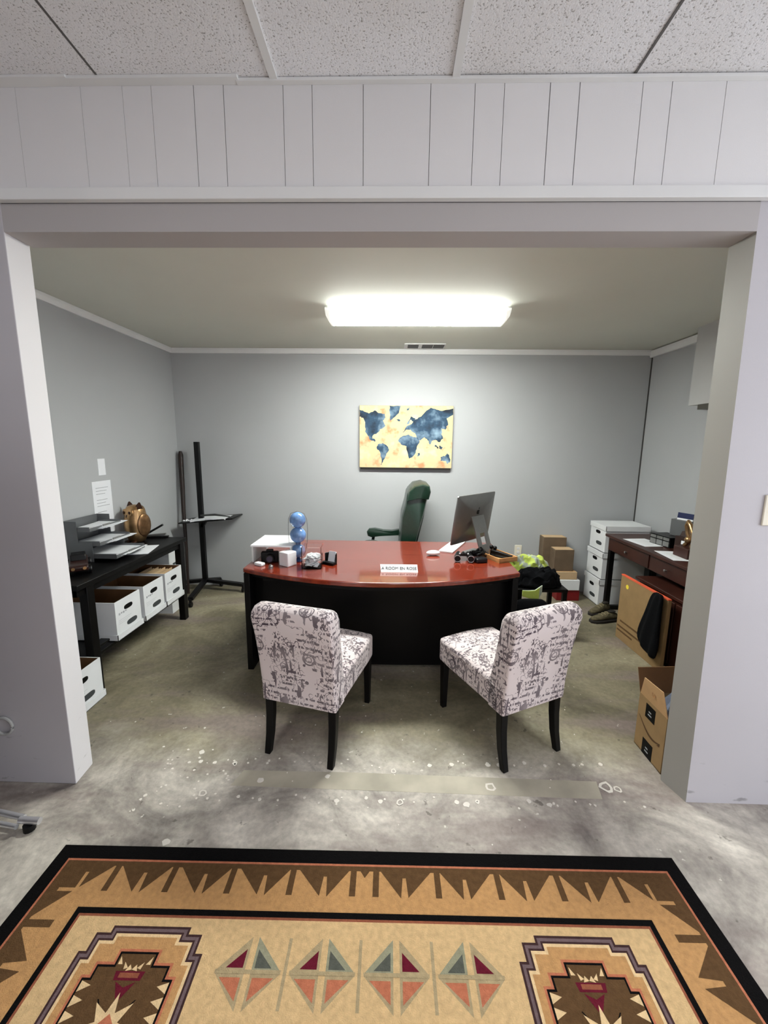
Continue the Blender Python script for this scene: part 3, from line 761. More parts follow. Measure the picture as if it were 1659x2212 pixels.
# stand: bent plate with cable hole
b = B(); hw = 0.085
path = [(-0.022, 0.265), (-0.06, 0.20), (-0.125, 0.03), (-0.135, 0.010), (-0.12, 0.004), (0.05, 0.004)]
def stand_ring(y, z, w_): return [(-w_, y, z-0.004), (w_, y, z-0.004), (w_, y, z+0.004), (-w_, y, z+0.004)]
up = B()
# upper leg in strips leaving a hole
for x0, x1, a0, a1 in ((-hw, hw, 0.0, 0.45), (-hw, -0.032, 0.45, 0.75), (0.032, hw, 0.45, 0.75), (-hw, hw, 0.75, 1.0)):
    A = Vector((0, -0.036, 0.30)); Z = Vector((0, -0.135, 0.008)); P0 = A.lerp(Z, a0); P1 = A.lerp(Z, a1)
    up._add([(x0,P0.y,P0.z),(x1,P0.y,P0.z),(x1,P1.y,P1.z),(x0,P1.y,P1.z),(x0,P0.y+.008,P0.z+.002),(x1,P0.y+.008,P0.z+.002),(x1,P1.y+.008,P1.z+.002),(x0,P1.y+.008,P1.z+.002)], [(0,3,2,1),(4,5,6,7),(0,1,5,4),(1,2,6,5),(2,3,7,6),(3,0,4,7)])
up.box(-hw, hw, -0.137, 0.045, 0.0, 0.009)
obj('stand', up, M_silver, t)

o = B(); o.box(-.205,.205,-.058,.058,0.0,0.012); o.box(-.198,.198,-.050,.050,0.012,0.0145,1)
k = obj('keyboard', o, [mat('white_aluminium_keyboard', rgb(232,232,234), rough=0.4), mat('white_keys', rgb(245,245,247), rough=0.4)], bev=0.003)
place(k, (0.505, 3.345, 0.75), math.radians(66)); tag(k, 'thin white keyboard lying under the computer screen', 'keyboard')
b = B(); b.ball((0,0,0.008), 0.055, 18, sc=(1.0, .60, .36)); k = obj('computer_mouse', b, mat('white_glossy_plastic', rgb(240,238,236), rough=0.2), angle=60)
place(k, (0.315, 3.075, 0.762), math.radians(10)); tag(k, 'white oval computer mouse on the red desktop', 'mouse')

# binoculars
t = thing('binoculars', 'small black binoculars with shiny lens rims in front of the computer', 'binoculars', (0.53, 2.955, 0.75), math.radians(-6))
for s in (-1, 1):
    b = B(); b.tube([(s*0.048,-0.075,0.03),(s*0.048,-0.03,0.03),(s*0.04,0.02,0.034),(s*0.036,0.07,0.036)], [0.024,0.024,0.021,0.015], 16); brl = obj('barrel', b, M_blackplas, t)
    b = B(); b.tube([(s*0.048+.0235*math.cos(2*PI*i/20),-0.076,0.03+.0235*math.sin(2*PI*i/20)) for i in range(20)], 0.0016, 6, closed=True); obj('lens_rim', b, M_chrome, brl)
    b = B(); b.ball((s*.03,-.03,.056), .007, 10); obj('focus_stud', b, M_chrome, brl)
b = B(); b.bar((-0.04,0.0,0.042),(0.04,0.0,0.042),0.03,0.016); b.tube([(0,-0.02,0.046),(0,0.04,0.046)], 0.01, 10); obj('hinge_bridge', b, M_blackplas, t)
# camera strap / cable tangle
b = B(); pts = []
for i in range(46):
    a = i*0.55; pts.append((0.055*math.cos(a)*(1+0.4*math.sin(i*0.7)), 0.05*math.sin(a*1.1), 0.014+0.010*(i % 5)*0.8 + i*0.0006))
b.tube(pts, 0.0065, 8); k = obj('coiled_cable', b, M_blackplas, angle=70); place(k, (0.655, 3.02, 0.748)); tag(k, 'tangled black cable heaped beside the silver computer stand', 'cable')
b = B(); b.box(-.045,.045,-.03,.03,0,.035); k = obj('leather_case', b, mat('black_leather', rgb(20,18,22), rough=0.35), bev=0.01, seg=3); place(k, (0.645, 2.905, 0.75), 0.3); tag(k, 'small black leather case between the binoculars and the wooden tray', 'case')
# wooden tray with a stapler and stamp knobs
t = thing('wooden_tray', 'tan wooden desk tray at the right end of the red desk', 'tray', (0.80, 3.03, 0.75), math.radians(25))
b = B(); b.box(-.085,.085,-.125,.125,0,.008); obj('tray_bottom', b, M_wood, t)
for x0,x1,y0,y1 in ((-.085,.085,-.125,-.117),(-.085,.085,.117,.125),(-.085,-.077,-.117,.117),(.077,.085,-.117,.117)):
    b = B(); b.box(x0,x1,y0,y1,.0,.035); obj('tray_side', b, M_wood, t, bev=0.002)
t = thing('hand_stapler', 'black hand stapler lying in the wooden desk tray', 'stapler', (0.835, 3.00, 0.758), math.radians(-38))
b = B(); b.box(-.10,.075,-.016,.016,0,.014); obj('base', b, M_blackplas, t, bev=0.004)
b = B(); b.prism([(-.10,.02),(.07,.018),(.07,.030),(-.03,.046),(-.10,.052)], -.015, .015, M=Matrix.Rotation(PI/2, 4, 'X')); obj('arm', b, M_blackplas, t, bev=0.004)
for i,(x,y) in enumerate(((0.765,3.085),(0.785,3.055))):
    b = B(); b.lathe([(0.012,0),(0.012,0.01),(0.006,0.02),(0.006,0.045),(0.014,0.055),(0.015,0.07),(0.008,0.078)], 0,0,0,14)
    k = obj('rubber_stamp', b, M_blackplas); place(k, (x,y,0.758)); tag(k, 'round-knobbed black rubber stamp upright in the wooden desk tray', 'stamp', 'rubber stamps in the wooden tray')

# name plate
t = thing('desk_sign', 'small white wedge desk sign with grey lettering, front middle of the desk', 'sign', (0.045, 2.665, 0.75), math.radians(1))
b = B(); b.loft([[(-.122, -.028, 0), (-.122, .03, 0), (-.128, .012, .042)], [(.128, -.028, 0), (.128, .03, 0), (.124, .012, .042)]]); obj('wedge', b, M_white, t)
V, Fc = text_mesh('A ROOM EN ROSE', 0.029); b = B()
b._add(V, Fc, 0, T(0.0, -0.0105, 0.0205, 0, math.radians(46.4))); obj('lettering', b, M_ink, t, smooth=False)

# white riser with things under it
t = thing('desk_riser', 'white open desktop riser shelf at the left end of the desk', 'shelf', (-0.865, 2.955, 0.75))
b = B(); b.box(-.145,.150,-.165,.165,.118,.130)
for i in range(5): b.box(-.12,.12,-.12+.05*i,-.10+.05*i,.130,.1315)
obj('shelf_board', b, mat('white_enamel', rgb(238,240,242), rough=0.35), t, bev=0.003)
for s in (-1, 1):
    b = B(); b.box(s*.138-.006, s*.138+.006, -.15,.15,0,.118)
    obj('side_panel', b, mat('frosted_white_acrylic', rgb(215,217,215), rough=0.3), t, bev=0.002)
t = thing('camera', 'black compact camera with round lens under the white desk riser', 'camera', (-0.885, 2.83, 0.75), 0.15)
b = B(); b.box(-.06,.06,-.02,.03,0,.075); b.box(-.025,.025,-.015,.02,.075,.092); obj('body', b, M_blackplas, t, bev=0.006)
b = B(); b.tube([(0.005,-.02,.036),(0.005,-.06,.036)], .029, 18); lens = obj('lens_barrel', b, M_blackplas, t)
b = B(); b.tube([(0.005,-.0605,.036),(0.005,-.062,.036)], .022, 18); obj('lens_glass', b, mat('dark_lens', rgb(60,60,74), rough=0.1), lens)
b = B(); b.box(-.035,.035,-.02,.02,0,.022); k = obj('eraser_block', b, M_white, bev=0.006); place(k, (-0.93, 2.735, 0.75), -0.5); tag(k, 'tiny white eraser block at the front left desk corner', 'eraser')
b = B(); b.lathe([(0.016,0),(0.016,0.02),(0.008,0.024),(0.008,0.03)],0,0,0,14); k = obj('ink_bottle', b, M_silver); place(k, (-0.83, 2.665, 0.75)); tag(k, 'tiny silver-capped bottle in front of the black camera', 'bottle')
t = thing('cube_clock', 'white cube clock beside the black camera on the desk', 'clock', (-0.735, 2.755, 0.75), math.radians(-32))
b = B(); b.box(-.043,.043,-.043,.043,0,.100); obj('case', b, mat('white_clock_case', rgb(226,224,226), rough=0.4), t, bev=0.006)
b = B(); b.box(-.0445,-.0425,-.03,.03,.02,.08); obj('dial', b, M_greymetal, t)
# blue glass ball tower
t = thing('glass_ball_ornament', 'tall ornament of stacked blue glass balls with thin wire frame', 'ornament', (-0.685, 2.86, 0.75))
b = B(); b.lathe([(0.03,0),(0.034,0.006),(0.02,0.012),(0.008,0.03)],0,0,0,18); obj('foot', b, M_bluedark, t)
for z,r,m in ((.078,.050,M_blue),(.195,.058,M_blue),(.305,.058,M_blue)):
    b = B(); b.ball((0,0,z), r, 24); obj('ball', b, m, t)
for z in (.134, .25):
    b = B(); b.lathe([(0.014,-.02),(0.02,0),(0.014,.02)],0,0,z,16); obj('collar', b, M_bluedark, t)
for s in (-1, 1):
    b = B(); b.tube([(s*.012,0,.012),(s*.05,0,.06),(s*.066,0,.14),(s*.07,0,.24),(s*.066,0,.31),(s*.048,0,.352),(0,0,.367)], .0018, 6); obj('wire', b, M_greymetal, t)
# clear square jar
t = thing('glass_jar', 'square clear glass jar holding small white items on the desk', 'jar', (-0.555, 2.735, 0.75), 0.06)
b = B()
for x0,x1,y0,y1 in ((-.068,.068,-.068,-.063),(-.068,.068,.063,.068),(-.068,-.063,-.063,.063),(.063,.068,-.063,.063)): b.box(x0,x1,y0,y1,.004,.150)
b.box(-.068,.068,-.068,.068,0,.004); obj('jar_wall', b, M_glass, t, smooth=False)
b = B()
for i in range(90):
    b.box(-.020,.020,-.014,.014,0,.006, M=T(random.uniform(-.038,.038), random.uniform(-.038,.038), .012+.0008*i, random.uniform(0,3), random.uniform(-.35,.35), random.uniform(-.35,.35)))
k = obj('paper_slip', b, M_white, smooth=False); place(k, (-0.555, 2.735, 0.75), 0.06); tag(k, 'heap of small white slips inside the square glass jar', 'paper'); k['kind'] = 'stuff'
# card holder
t = thing('card_holder', 'round-backed black card holder right of the glass jar', 'card holder', (-0.445, 2.80, 0.75), -0.5)
b = B(); arc = [(0.05*math.cos(a), 0.05*math.sin(a)) for a in [PI*(0.02+0.96*i/14) for i in range(15)]]
rg = []
b.prism([(p[0], p[1]) for p in arc] + [(p[0]*.86, p[1]*.86) for p in reversed(arc)], 0, .075); b.box(-.05,.05,-.035,.0,0,.02)
obj('cup', b, M_blackplas, t, bev=0.003)
b = B(); b.box(-.028,.03,-.004,.006,.012,.088, M=T(0,.01,0,0,-0.25)); obj('card_stack', b, M_paper, t)

# ------------------------------------------------------------------ world map canvas
def world_map():
    t = thing('map_canvas', 'canvas print of a world map in blue on parchment, on the back wall', 'picture', (0.122, YB-0.004, 1.352))
    Wd, Hd = 0.972, 0.640
    mc = mat('parchment_print', rgb(222, 206, 160), rough=0.75, noise=None)
    nt = mc.node_tree; N = nt.nodes; L = nt.links; bb = N['Principled BSDF']; tc = N.new('ShaderNodeTexCoord')
    n = N.new('ShaderNodeTexNoise'); n.inputs['Scale'].default_value = 8.5; n.inputs['Detail'].default_value = 6; L.new(tc.outputs['Object'], n.inputs['Vector'])
    r = N.new('ShaderNodeValToRGB'); r.color_ramp.elements[0].position = 0.28; r.color_ramp.elements[0].color = rgb(196, 200, 176)
    r.color_ramp.elements[1].position = 0.68; r.color_ramp.elements[1].color = rgb(204, 140, 98)
    e = r.color_ramp.elements.new(0.47); e.color = rgb(204, 192, 146); e = r.color_ramp.elements.new(0.57); e.color = rgb(208, 184, 146)
    L.new(n.outputs['Fac'], r.inputs[0]); L.new(r.outputs[0], bb.inputs['Base Color'])
    ml = mat('blue_watercolour_print', rgb(60, 80, 100), rough=0.75, noise=None)
    nt = ml.node_tree; N = nt.nodes; L = nt.links; bb = N['Principled BSDF']; tc = N.new('ShaderNodeTexCoord')
    n = N.new('ShaderNodeTexNoise'); n.inputs['Scale'].default_value = 7.5; n.inputs['Detail'].default_value = 3; L.new(tc.outputs['Object'], n.inputs['Vector'])
    r = N.new('ShaderNodeValToRGB'); r.color_ramp.elements[0].position = 0.32; r.color_ramp.elements[0].color = rgb(20, 28, 42)
    r.color_ramp.elements[1].position = 0.72; r.color_ramp.elements[1].color = rgb(140, 166, 186)
    e = r.color_ramp.elements.new(0.5); e.color = rgb(42, 70, 94)
    L.new(n.outputs['Fac'], r.inputs[0]); L.new(r.outputs[0], bb.inputs['Base Color'])
    b = B(); b.box(-Wd/2, Wd/2, -0.035, 0.0, 0, Hd); b.box(-Wd/2+.001, Wd/2-.001, -0.0352, -0.0351, .001, Hd-.001, 1)
    S = [
     [(0,.07),(.05,.1),(.1,.13),(.16,.08),(.2,.12),(.27,.13),(.28,.2),(.25,.24),(.28,.32),(.22,.38),(.19,.44),(.145,.48),(.14,.53),(.17,.55),(.165,.58),(.12,.555),(.1,.5),(.06,.42),(.06,.3),(.04,.2),(0,.18)],
     [(.32,0.005),(.44,0.005),(.42,.12),(.36,.2),(.33,.25),(.32,.1)],
     [(.2,.62),(.25,.6),(.3,.65),(.32,.7),(.29,.8),(.26,.88),(.24,.96),(.23,.96),(.24,.85),(.22,.74),(.185,.68)],
     [(.46,.43),(.5,.34),(.56,.29),(.59,.22),(.66,.17),(.7,.1),(.76,.03),(.82,.06),(.88,.08),(.998,.04),(.998,.14),(.93,.2),(.95,.3),(.92,.38),(.88,.35),(.88,.45),(.9,.52),(.86,.58),(.82,.54),(.78,.56),(.76,.62),(.73,.54),(.7,.5),(.66,.55),(.63,.54),(.6,.44),(.55,.38),(.5,.38)],
     [(.505,.3),(.55,.17),(.60,.2),(.58,.25),(.55,.22),(.53,.29)],
     [(.43,.52),(.47,.48),(.53,.46),(.58,.5),(.62,.5),(.65,.56),(.62,.66),(.61,.75),(.57,.83),(.54,.85),(.52,.74),(.51,.65),(.45,.62),(.42,.57)],
     [(.88,.82),(.91,.80),(.93,.81),(.95,.75),(.97,.78),(.985,.9),(.96,.93),(.93,.88),(.88,.88)],
     [(.87,.63),(.90,.66),(.89,.69),(.86,.68)], [(.82,.62),(.86,.67),(.85,.69),(.82,.65)], [(.4,.22),(.43,.22),(.43,.25),(.41,.25)], [(.63,.77),(.65,.75),(.65,.8),(.63,.81)], [(.5,.05),(.53,.03),(.53,.07),(.51,.08)]]
    rnd = random.Random(3)
    for sh in S:
        pts = []
        for i in range(len(sh)):
            a, c = sh[i], sh[(i+1) % len(sh)]
            for k in range(3):
                u = k/3; j = 0.008 if k else 0
                pts.append((min(.999,max(.001,a[0]+(c[0]-a[0])*u+rnd.uniform(-j,j))), min(.999,max(.004,a[1]+(c[1]-a[1])*u+rnd.uniform(-j,j)))))
        b.poly([(-Wd/2+p[0]*Wd, -0.0356, Hd*(1-p[1])) for p in pts], 2)
    # dark wrap along the bottom edge
    b.box(-Wd/2, Wd/2, -0.0352, 0, -0.002, 0.0, 3)
    obj('printed_canvas', b, [mat('canvas_edge', rgb(120,105,84)), mc, ml, mat('dark_canvas_edge', rgb(38,34,30))], t, smooth=False, recalc=True)
    b = B(); b.box(-Wd/2+.01, Wd/2-.01, -0.03, 0, -0.02, -0.002); obj('lower_stretcher', b, mat('dark_stretcher', rgb(34,30,27)), t)
world_map()

# ------------------------------------------------------------------ bankers boxes
def bankers(label, loc, rz, w=.30, d=.38, h=.265, lid=False, tray=True, group=None, scribble=True, papers=0, name='file_box'):
    """local: front (handle) face at y=0 looking -y, x centred"""
    t = thing(name, label, 'box', loc, rz, group)
    b = B(); th = .005; hw = w/2
    b.box(-hw,hw,0,d,.002,.002+th)
    b.box(-hw,hw,0,th,.002,h); b.box(-hw,hw,d-th,d,.002,h); b.box(-hw,-hw+th,th,d-th,.002,h); b.box(hw-th,hw,th,d-th,.002,h)
    b.box(-hw+th,hw-th,th,th+.001,.01,h-.002,1); b.box(-hw+th,hw-th,d-th-.001,d-th,.01,h-.002,1)
    b.box(-hw+th,-hw+th+.001,th,d-th,.01,h-.002,1); b.box(hw-th-.001,hw-th,th,d-th,.01,h-.002,1)
    b.box(-hw+th,hw-th,th,d-th,.008,.009,1)
    body = obj('carton', b, [M_white, M_kraft_in], t, smooth=False)
    def oval(cx, cz, rx, rz_, m, nm, e=.001):
        bb = B(); n_ = 20
        pts = [(cx+rx*math.copysign(abs(math.cos(2*PI*i/n_))**.7, math.cos(2*PI*i/n_)), cz+rz_*math.copysign(abs(math.sin(2*PI*i/n_))**.7, math.sin(2*PI*i/n_))) for i in range(n_)]
        bb.loft([[(p[0], -e, p[1]) for p in pts], [(p[0], .0003, p[1]) for p in pts]]); return obj(nm, bb, m, body, smooth=False)
    oval(0 if tray else 0, h*.74 if not lid else h*.70, .046, .017, M_blackmatte, 'hand_hole')
    oval(w*.10, h*.22+.02, .056, .019, M_ovaltag, 'printed_oval')
    if scribble:
        bb = B()
        for k in range(4): bb.box(-w*.38+.022*k, -w*.38+.022*k+.014, -.001, .0002, h*.62+.004*(k%2), h*.62+.014)
        for k in range(3): bb.box(-w*.4, w*.1-.02*k, -.0008, .0002, h*.48-.012*k, h*.483-.012*k)
        obj('printed_lines', bb, M_lightink, body, smooth=False)
    if tray:
        b = B(); e = .010
        b.box(-hw-e,hw+e,-e,d+e,0,.003); b.box(-hw-e,hw+e,-e,-e+.004,0,.042); b.box(-hw-e,hw+e,d+e-.004,d+e,0,.042); b.box(-hw-e,-hw-e+.004,-e,d+e,0,.042); b.box(hw+e-.004,hw+e,-e,d+e,0,.042)
        obj('lid', b, M_white, t, smooth=False)
    if lid:
        b = B(); e = .008; b.box(-hw-e,hw+e,-e,d+e,h,h+.004)
        b.box(-hw-e,hw+e,-e,-e+.004,h-.045,h); b.box(-hw-e,hw+e,d+e-.004,d+e,h-.045,h); b.box(-hw-e,-hw-e+.004,-e,d+e,h-.045,h); b.box(hw+e-.004,hw+e,-e,d+e,h-.045,h)
        obj('lid', b, M_white, t, smooth=False)
    if papers:
        b = B()
        for k in range(papers): b.box(-hw+.02,hw-.02,.03+.02*k,.035+.02*k,.01,h-.04+.012*(k%3), M=None)
        obj('folders', b, M_oldpaper, t, smooth=False)
    return t
G1 = 'open file boxes on the black table shelf'
bankers('open white file box nearest the doorway on the black table shelf', (-1.872, 2.700, .25), PI/2, w=.272, h=.27, group=G1)
bankers('open white file box in the middle of the black table shelf', (-1.872, 3.012, .25), PI/2, w=.262, h=.27, group=G1)
bankers('open white file box at the far end of the black table shelf, with folders', (-1.872, 3.305, .25), PI/2, w=.262, h=.275, group=G1, papers=12)
bankers('open white file box on the floor behind the left opening edge', (-1.825, 2.168, 0), PI/2, w=.315, h=.262)
b = B(); b.box(-.13,.13,-.11,.11,0,.60); b.box(-.132,.132,-.112,.112,.52,.61,0); b.box(.1305,.133,-.05,.02,.455,.475,1)
k = obj('tall_white_carton', b, [M_white, M_ovaltag], smooth=False); place(k, (-2.19, 3.69, 0)); tag(k, 'tall closed white carton behind the far end of the black table', 'box')
b = B(); b.box(-.006,.006,-.06,.06,0,.34, M=T(0,0,0,0,0,-0.12)); b.box(.010,.016,-.055,.065,0,.32, M=T(0,0,0,0.2,0,-0.1))
k = obj('grey_file_folder', b, mat('grey_cardstock', rgb(150,156,156)), smooth=False); place(k, (-1.93, 2.19, .012)); tag(k, 'grey file folder standing in the open floor box', 'folder')
# stack by the back-right corner
G2 = 'closed file boxes stacked in the right corner'
for i, lb in enumerate(('white lidded file box at the bottom of the corner stack', 'white lidded file box in the middle of the corner stack', 'white lidded file box on top of the corner stack')):
    bankers(lb, (2.085 + .006*i, 4.13 - .004*i, i*.2755), -PI/2, w=.31, d=.42, h=.270, lid=True, tray=False, group=G2, scribble=False)

# ------------------------------------------------------------------ black table on the left
t = thing('work_table', 'long black table with a lower shelf along the left wall', 'table', (-2.09, 2.90, 0))
b = B(); b.box(-.225,.225,-.64,.65,.715,.75); obj('tabletop', b, M_black, t, bev=0.004)
b = B(); b.box(.175,.205,-.62,.63,.67,.715); b.box(-.21,-.19,-.62,.63,.67,.715); b.box(-.2,.2,-.62,-.60,.67,.715); b.box(-.2,.2,.61,.63,.67,.715); obj('apron', b, M_black, t)
for sx in (-1, 1):
    for yy in (-.528, .58):
        b = B(); b.box(sx*.19-.027, sx*.19+.027, yy-.03, yy+.03, 0, .715); obj('leg', b, M_black, t, bev=0.003)
b = B(); b.box(-.215,.20,-.555,.60,.225,.247); obj('lower_shelf', b, M_black, t, bev=0.002)
b = B(); b.box(.15,.21,-.54,-.40,.285,.30); obj('shelf_bracket', b, M_blackplas, t, bev=0.002)

# letter tray, three tiers opening towards +x
t = thing('letter_tray', 'three-tier grey wire letter tray full of papers on the black table', 'tray', (-2.315, 2.92, .75))
b = B(); b.box(0,.004,-.18,.16,0,.29); 
for y0 in (-.18,.156):
    b.box(0,.10,y0,y0+.004,.0,.29); b.box(.10,.2,y0,y0+.004,0,.14)
obj('mesh_frame', b, M_greymetal, t)
for zt, dep in ((.03,.36),(.12,.25),(.22,.185)):
    b = B(); b.box(0,dep,-.175,.155,zt-.004,zt)
    for y0 in (-.175,.151): b.box(0,dep,y0,y0+.004,zt,zt+.03)
    b.box(dep,dep+.004,-.175,-.05,zt,zt+.022); b.box(dep,dep+.004,.04,.155,zt,zt+.022)
    tr = obj('tier', b, M_greymetal, t)
    b = B(); b.box(dep,dep+.006,-.04,.035,zt-.004,zt+.026); obj('label_clip', b, M_silver, tr)
for zt, dep, dy, rot, lb in ((.782,.35,0.0,0.0,'sheaf of white papers in the lowest letter tray tier'), (.872,.26,0.02,-.05,'sheaf of white papers in the middle letter tray tier'), (.972,.20,0.03,.06,'sheaf of white papers in the topmost letter tray tier')):
    b = B()
    for k in range(3): b.box(-dep*.5,dep*.5,-.13,.14,.002+k*.003,.004+k*.003, M=T(0.01*k, .012*k, 0, rot+.05*k))
    k = obj('paper_stack', b, M_paper, smooth=False); place(k, (-2.30+dep*.5, 2.92+dy, zt+.001)); tag(k, lb, 'paper', 'papers in the letter tray')
b = B(); b.box(-.11,.11,-.14,.14,0,.003); k = obj('paper_sheet', b, M_paper, smooth=False); place(k, (-2.01, 3.08, .751), .25); tag(k, 'single white sheet on the black table in front of the brass owl', 'paper')

# brass owl
t = thing('owl_figurine', 'brass owl figurine with dark eyes on the black table', 'figurine', (-2.19, 3.36, .75), math.radians(-20))
b = B(); b.lathe([(.045,0),(.062,.012),(.08,.06),(.090,.12),(.092,.17),(.084,.22),(.078,.25),(.074,.28),(.062,.305),(.035,.318),(.004,.322)], 0,0,0,26); obj('body', b, M_brass, t, angle=70)
for s in (-1, 1):
    b = B(); b.ball((0,0,0), .03, 18, sc=(1,.4,1), M=T(s*.032,-.066,.262)); ey = obj('eye_disc', b, M_brass, t, angle=60)
    b = B(); b.ball((0,0,0), .013, 14, sc=(1,.5,1), M=T(s*.032,-.078,.262)); obj('pupil', b, M_brassdark, ey, angle=60)
    b = B(); b.loft([[(s*.028,-.03,.30),(s*.07,-.03,.285),(s*.07,.02,.285),(s*.03,.02,.305)],[(s*.058,-.008,.345),(s*.066,-.008,.340),(s*.066,.004,.340),(s*.058,.004,.345)]]); obj('ear_tuft', b, M_brassdark, t, bev=0.003)
    b = B(); b.ball((0,0,0), .08, 18, sc=(.22,.80,1.25), M=T(s*.079,.012,.15)); obj('wing', b, M_bronze, t, angle=60)
b = B(); b.loft([[(-.010,-.076,.25),(.010,-.076,.25),(.010,-.06,.25),(-.010,-.06,.25)],[(-.002,-.088,.222),(.002,-.088,.222),(.002,-.08,.222),(-.002,-.08,.222)]]); obj('beak', b, M_brassdark, t)
b = B()
for s in (-1,1): b.ball((s*.03,-.055,.01), .02, 12, sc=(1,1.4,.5))
obj('feet', b, M_brassdark, t)
# black stapler, open
t = thing('open_stapler', 'black stapler standing open beside the brass owl', 'stapler', (-2.12, 3.52, .75), math.radians(12))
b = B(); b.box(-.10,.10,-.02,.02,0,.014); obj('base', b, M_blackplas, t, bev=.004)
b = B(); b.bar((-.09,0,.02),(.08,0,.03),.03,.014); obj('magazine', b, M_silver, t)
b = B(); b.bar((-.095,0,.025),(.06,0,.115),.03,.018); obj('arm', b, M_blackplas, t, bev=.004)
# model car
t = thing('model_car', 'dark vintage model car on the near end of the black table', 'model car', (-2.08, 2.56, .75), math.radians(-52))
b = B(); b.prism([(-.15,.03),(.15,.03),(.155,.055),(.14,.068),(.05,.074),(-.02,.074),(-.14,.070),(-.155,.05)], -.05,.05, M=Matrix.Rotation(PI/2,4,'X')); obj('body', b, mat('dark_maroon_enamel', rgb(48,28,24), rough=.3), t, bev=.006)
b = B(); b.prism([(-.09,.072),(.035,.072),(.02,.112),(-.07,.112)], -.042,.042, M=Matrix.Rotation(PI/2,4,'X')); obj('cabin', b, M_blackplas, t, bev=.005)
for sx in (-.098,.098):
    for sy in (-1,1):
        b = B(); b.tube([(sx,sy*.046,.03),(sx,sy*.064,.03)], .030, 18); wh = obj('wheel', b, M_blackplas, t)
        b = B(); b.tube([(sx,sy*.064,.03),(sx,sy*.067,.03)], .014, 14); obj('hubcap', b, M_silver, wh)
b = B(); b.tube([(.155,-.03,.05),(.162,-.03,.05)],.010,12); b.tube([(.155,.03,.05),(.162,.03,.05)],.010,12); obj('headlamps', b, M_brass, t)

# papers on the left wall
b = B(); b.box(0,.0015,-.04,.04,0,.13); k = obj('wall_card', b, M_paper, smooth=False); place(k, (XL, 3.208, 1.33)); tag(k, 'small white card taped to the left wall above the notice', 'card')
t = thing('wall_notice', 'white printed notice sheet taped to the left wall above the table', 'notice', (XL, 3.185, .86))
b = B(); b.box(.0005,.002,-.105,.105,0,.425); obj('sheet', b, M_paper, t, smooth=False)
b = B()
for k in range(9):
    if k in (3, 7): continue
    b.box(.0021,.0024,-.07,.07-.02*(k%3),.37-.024*k,.374-.024*k)
obj('printed_lines', b, M_lightink, t, smooth=False)

# black rolling stand and leaning staff
t = thing('rolling_stand', 'black pole stand on casters in the left corner with a small tray', 'stand', (-2.05, 4.24, 0))
b = B(); b.box(-.024,.024,-.02,.02,.08,1.60); obj('pole', b, M_blackplas, t, bev=.002)
for ex, ey in ((.08,-.50),(.44,-.07),(-.22,-.02),(.13,.10)):
    b = B(); b.bar((0,0,.105),(ex,ey,.085),.05,.035); lg = obj('leg', b, M_blackplas, t, bev=.003)
    b = B(); b.tube([(ex-.012,ey,.025),(ex+.012,ey,.025)], .025, 14); b.bar((ex,ey,.03),(ex,ey,.08),.02,.02); obj('caster', b, M_blackplas, lg)
b = B(); b.box(-.17,.40,-.16,.13,0,.014, M=T(0,0,.775,0,0,-.10)); obj('tray', b, M_blackplas, t, bev=.003)
b = B(); b.bar((0,.0,.70),(.05,0,.78),.04,.03); obj('tray_bracket', b, M_blackplas, t)
b = B(); b.box(-.10,.12,-.13,.13,0,.006, M=T(0.03,0,.8,.2,0,-.10)); b.box(0,.22,-.12,.10,0,.010, M=T(0.12,0,.815,-.1,0,-.02))
k = obj('paper_stack', b, M_paper, smooth=False); place(k, (-2.05, 4.22, -.008)); tag(k, 'white papers spread on the rolling stand tray', 'paper')
b = B(); b.tube([(.05,-.10,.852),(.20,-.10,.862),(.34,-.06,.838)], [.008,.012,.006], 8); k = obj('grey_pouch', b, mat('grey_black_cloth', rgb(52,54,52))); place(k, (-2.05,4.22,-.006)); tag(k, 'dark folded strap lying on the papers of the rolling stand', 'strap')
b = B()
for i in range(7): b.ball((random.uniform(-.05,.05), random.uniform(-.05,.05), .012), .013, 10)
k = obj('keyring', b, M_chrome); place(k, (-2.15, 4.15, .771)); tag(k, 'bunch of shiny keys at the left end of the stand tray', 'keys')
b = B(); b.tube([(-2.175,4.10,.0),(-2.21,4.19,.45),(-2.245,4.255,.86),(-2.262,4.30,1.2),(-2.275,4.33,1.46),(-2.277,4.335,1.50)], [.013,.015,.020,.024,.026,.014], 12)
k = obj('walking_staff', b, mat('dark_brown_staff', rgb(38,26,21), rough=.4, noise=(6,.4)), angle=60); tag(k, 'dark wooden staff leaning in the left corner', 'staff')

# ------------------------------------------------------------------ right side
# dark cherry console desk
t = thing('console_desk', 'dark cherry writing desk with two drawers along the right wall', 'desk', (2.33, 3.20, 0))
b = B(); b.box(-.255,.245,-.80,.74,.735,.76); obj('desktop', b, M_cherrydark, t, bev=.004)
b = B(); b.box(-.225,.235,-.77,.72,.605,.735); obj('drawer_case', b, M_cherrydark, t, bev=.002)
for y0, y1, ky in ((.08,.70,.39),(-.56,.06,-.15)):
    b = B(); b.box(-.233,-.224,y0,y1,.612,.728); dr = obj('drawer', b, M_cherrydark, t, bev=.002)
    b = B(); b.lathe([(.004,0),(.004,.008),(.010,.014),(.011,.020),(.004,.024)],0,0,0,14, M=T(-.233,ky,.665,0,0,-PI/2)); obj('knob', b, M_silver, dr)
for yy in (-.76, .70):
    for sx in (-.20, .22):
        b = B(); b.box(sx-.022,sx+.022,yy-.022,yy+.022,0,.605); obj('leg', b, M_black, t, bev=.002)
    b = B(); b.box(-.18,.20,yy-.02,yy+.02,.0,.04); obj('foot_rail', b, M_black, t, bev=.002)
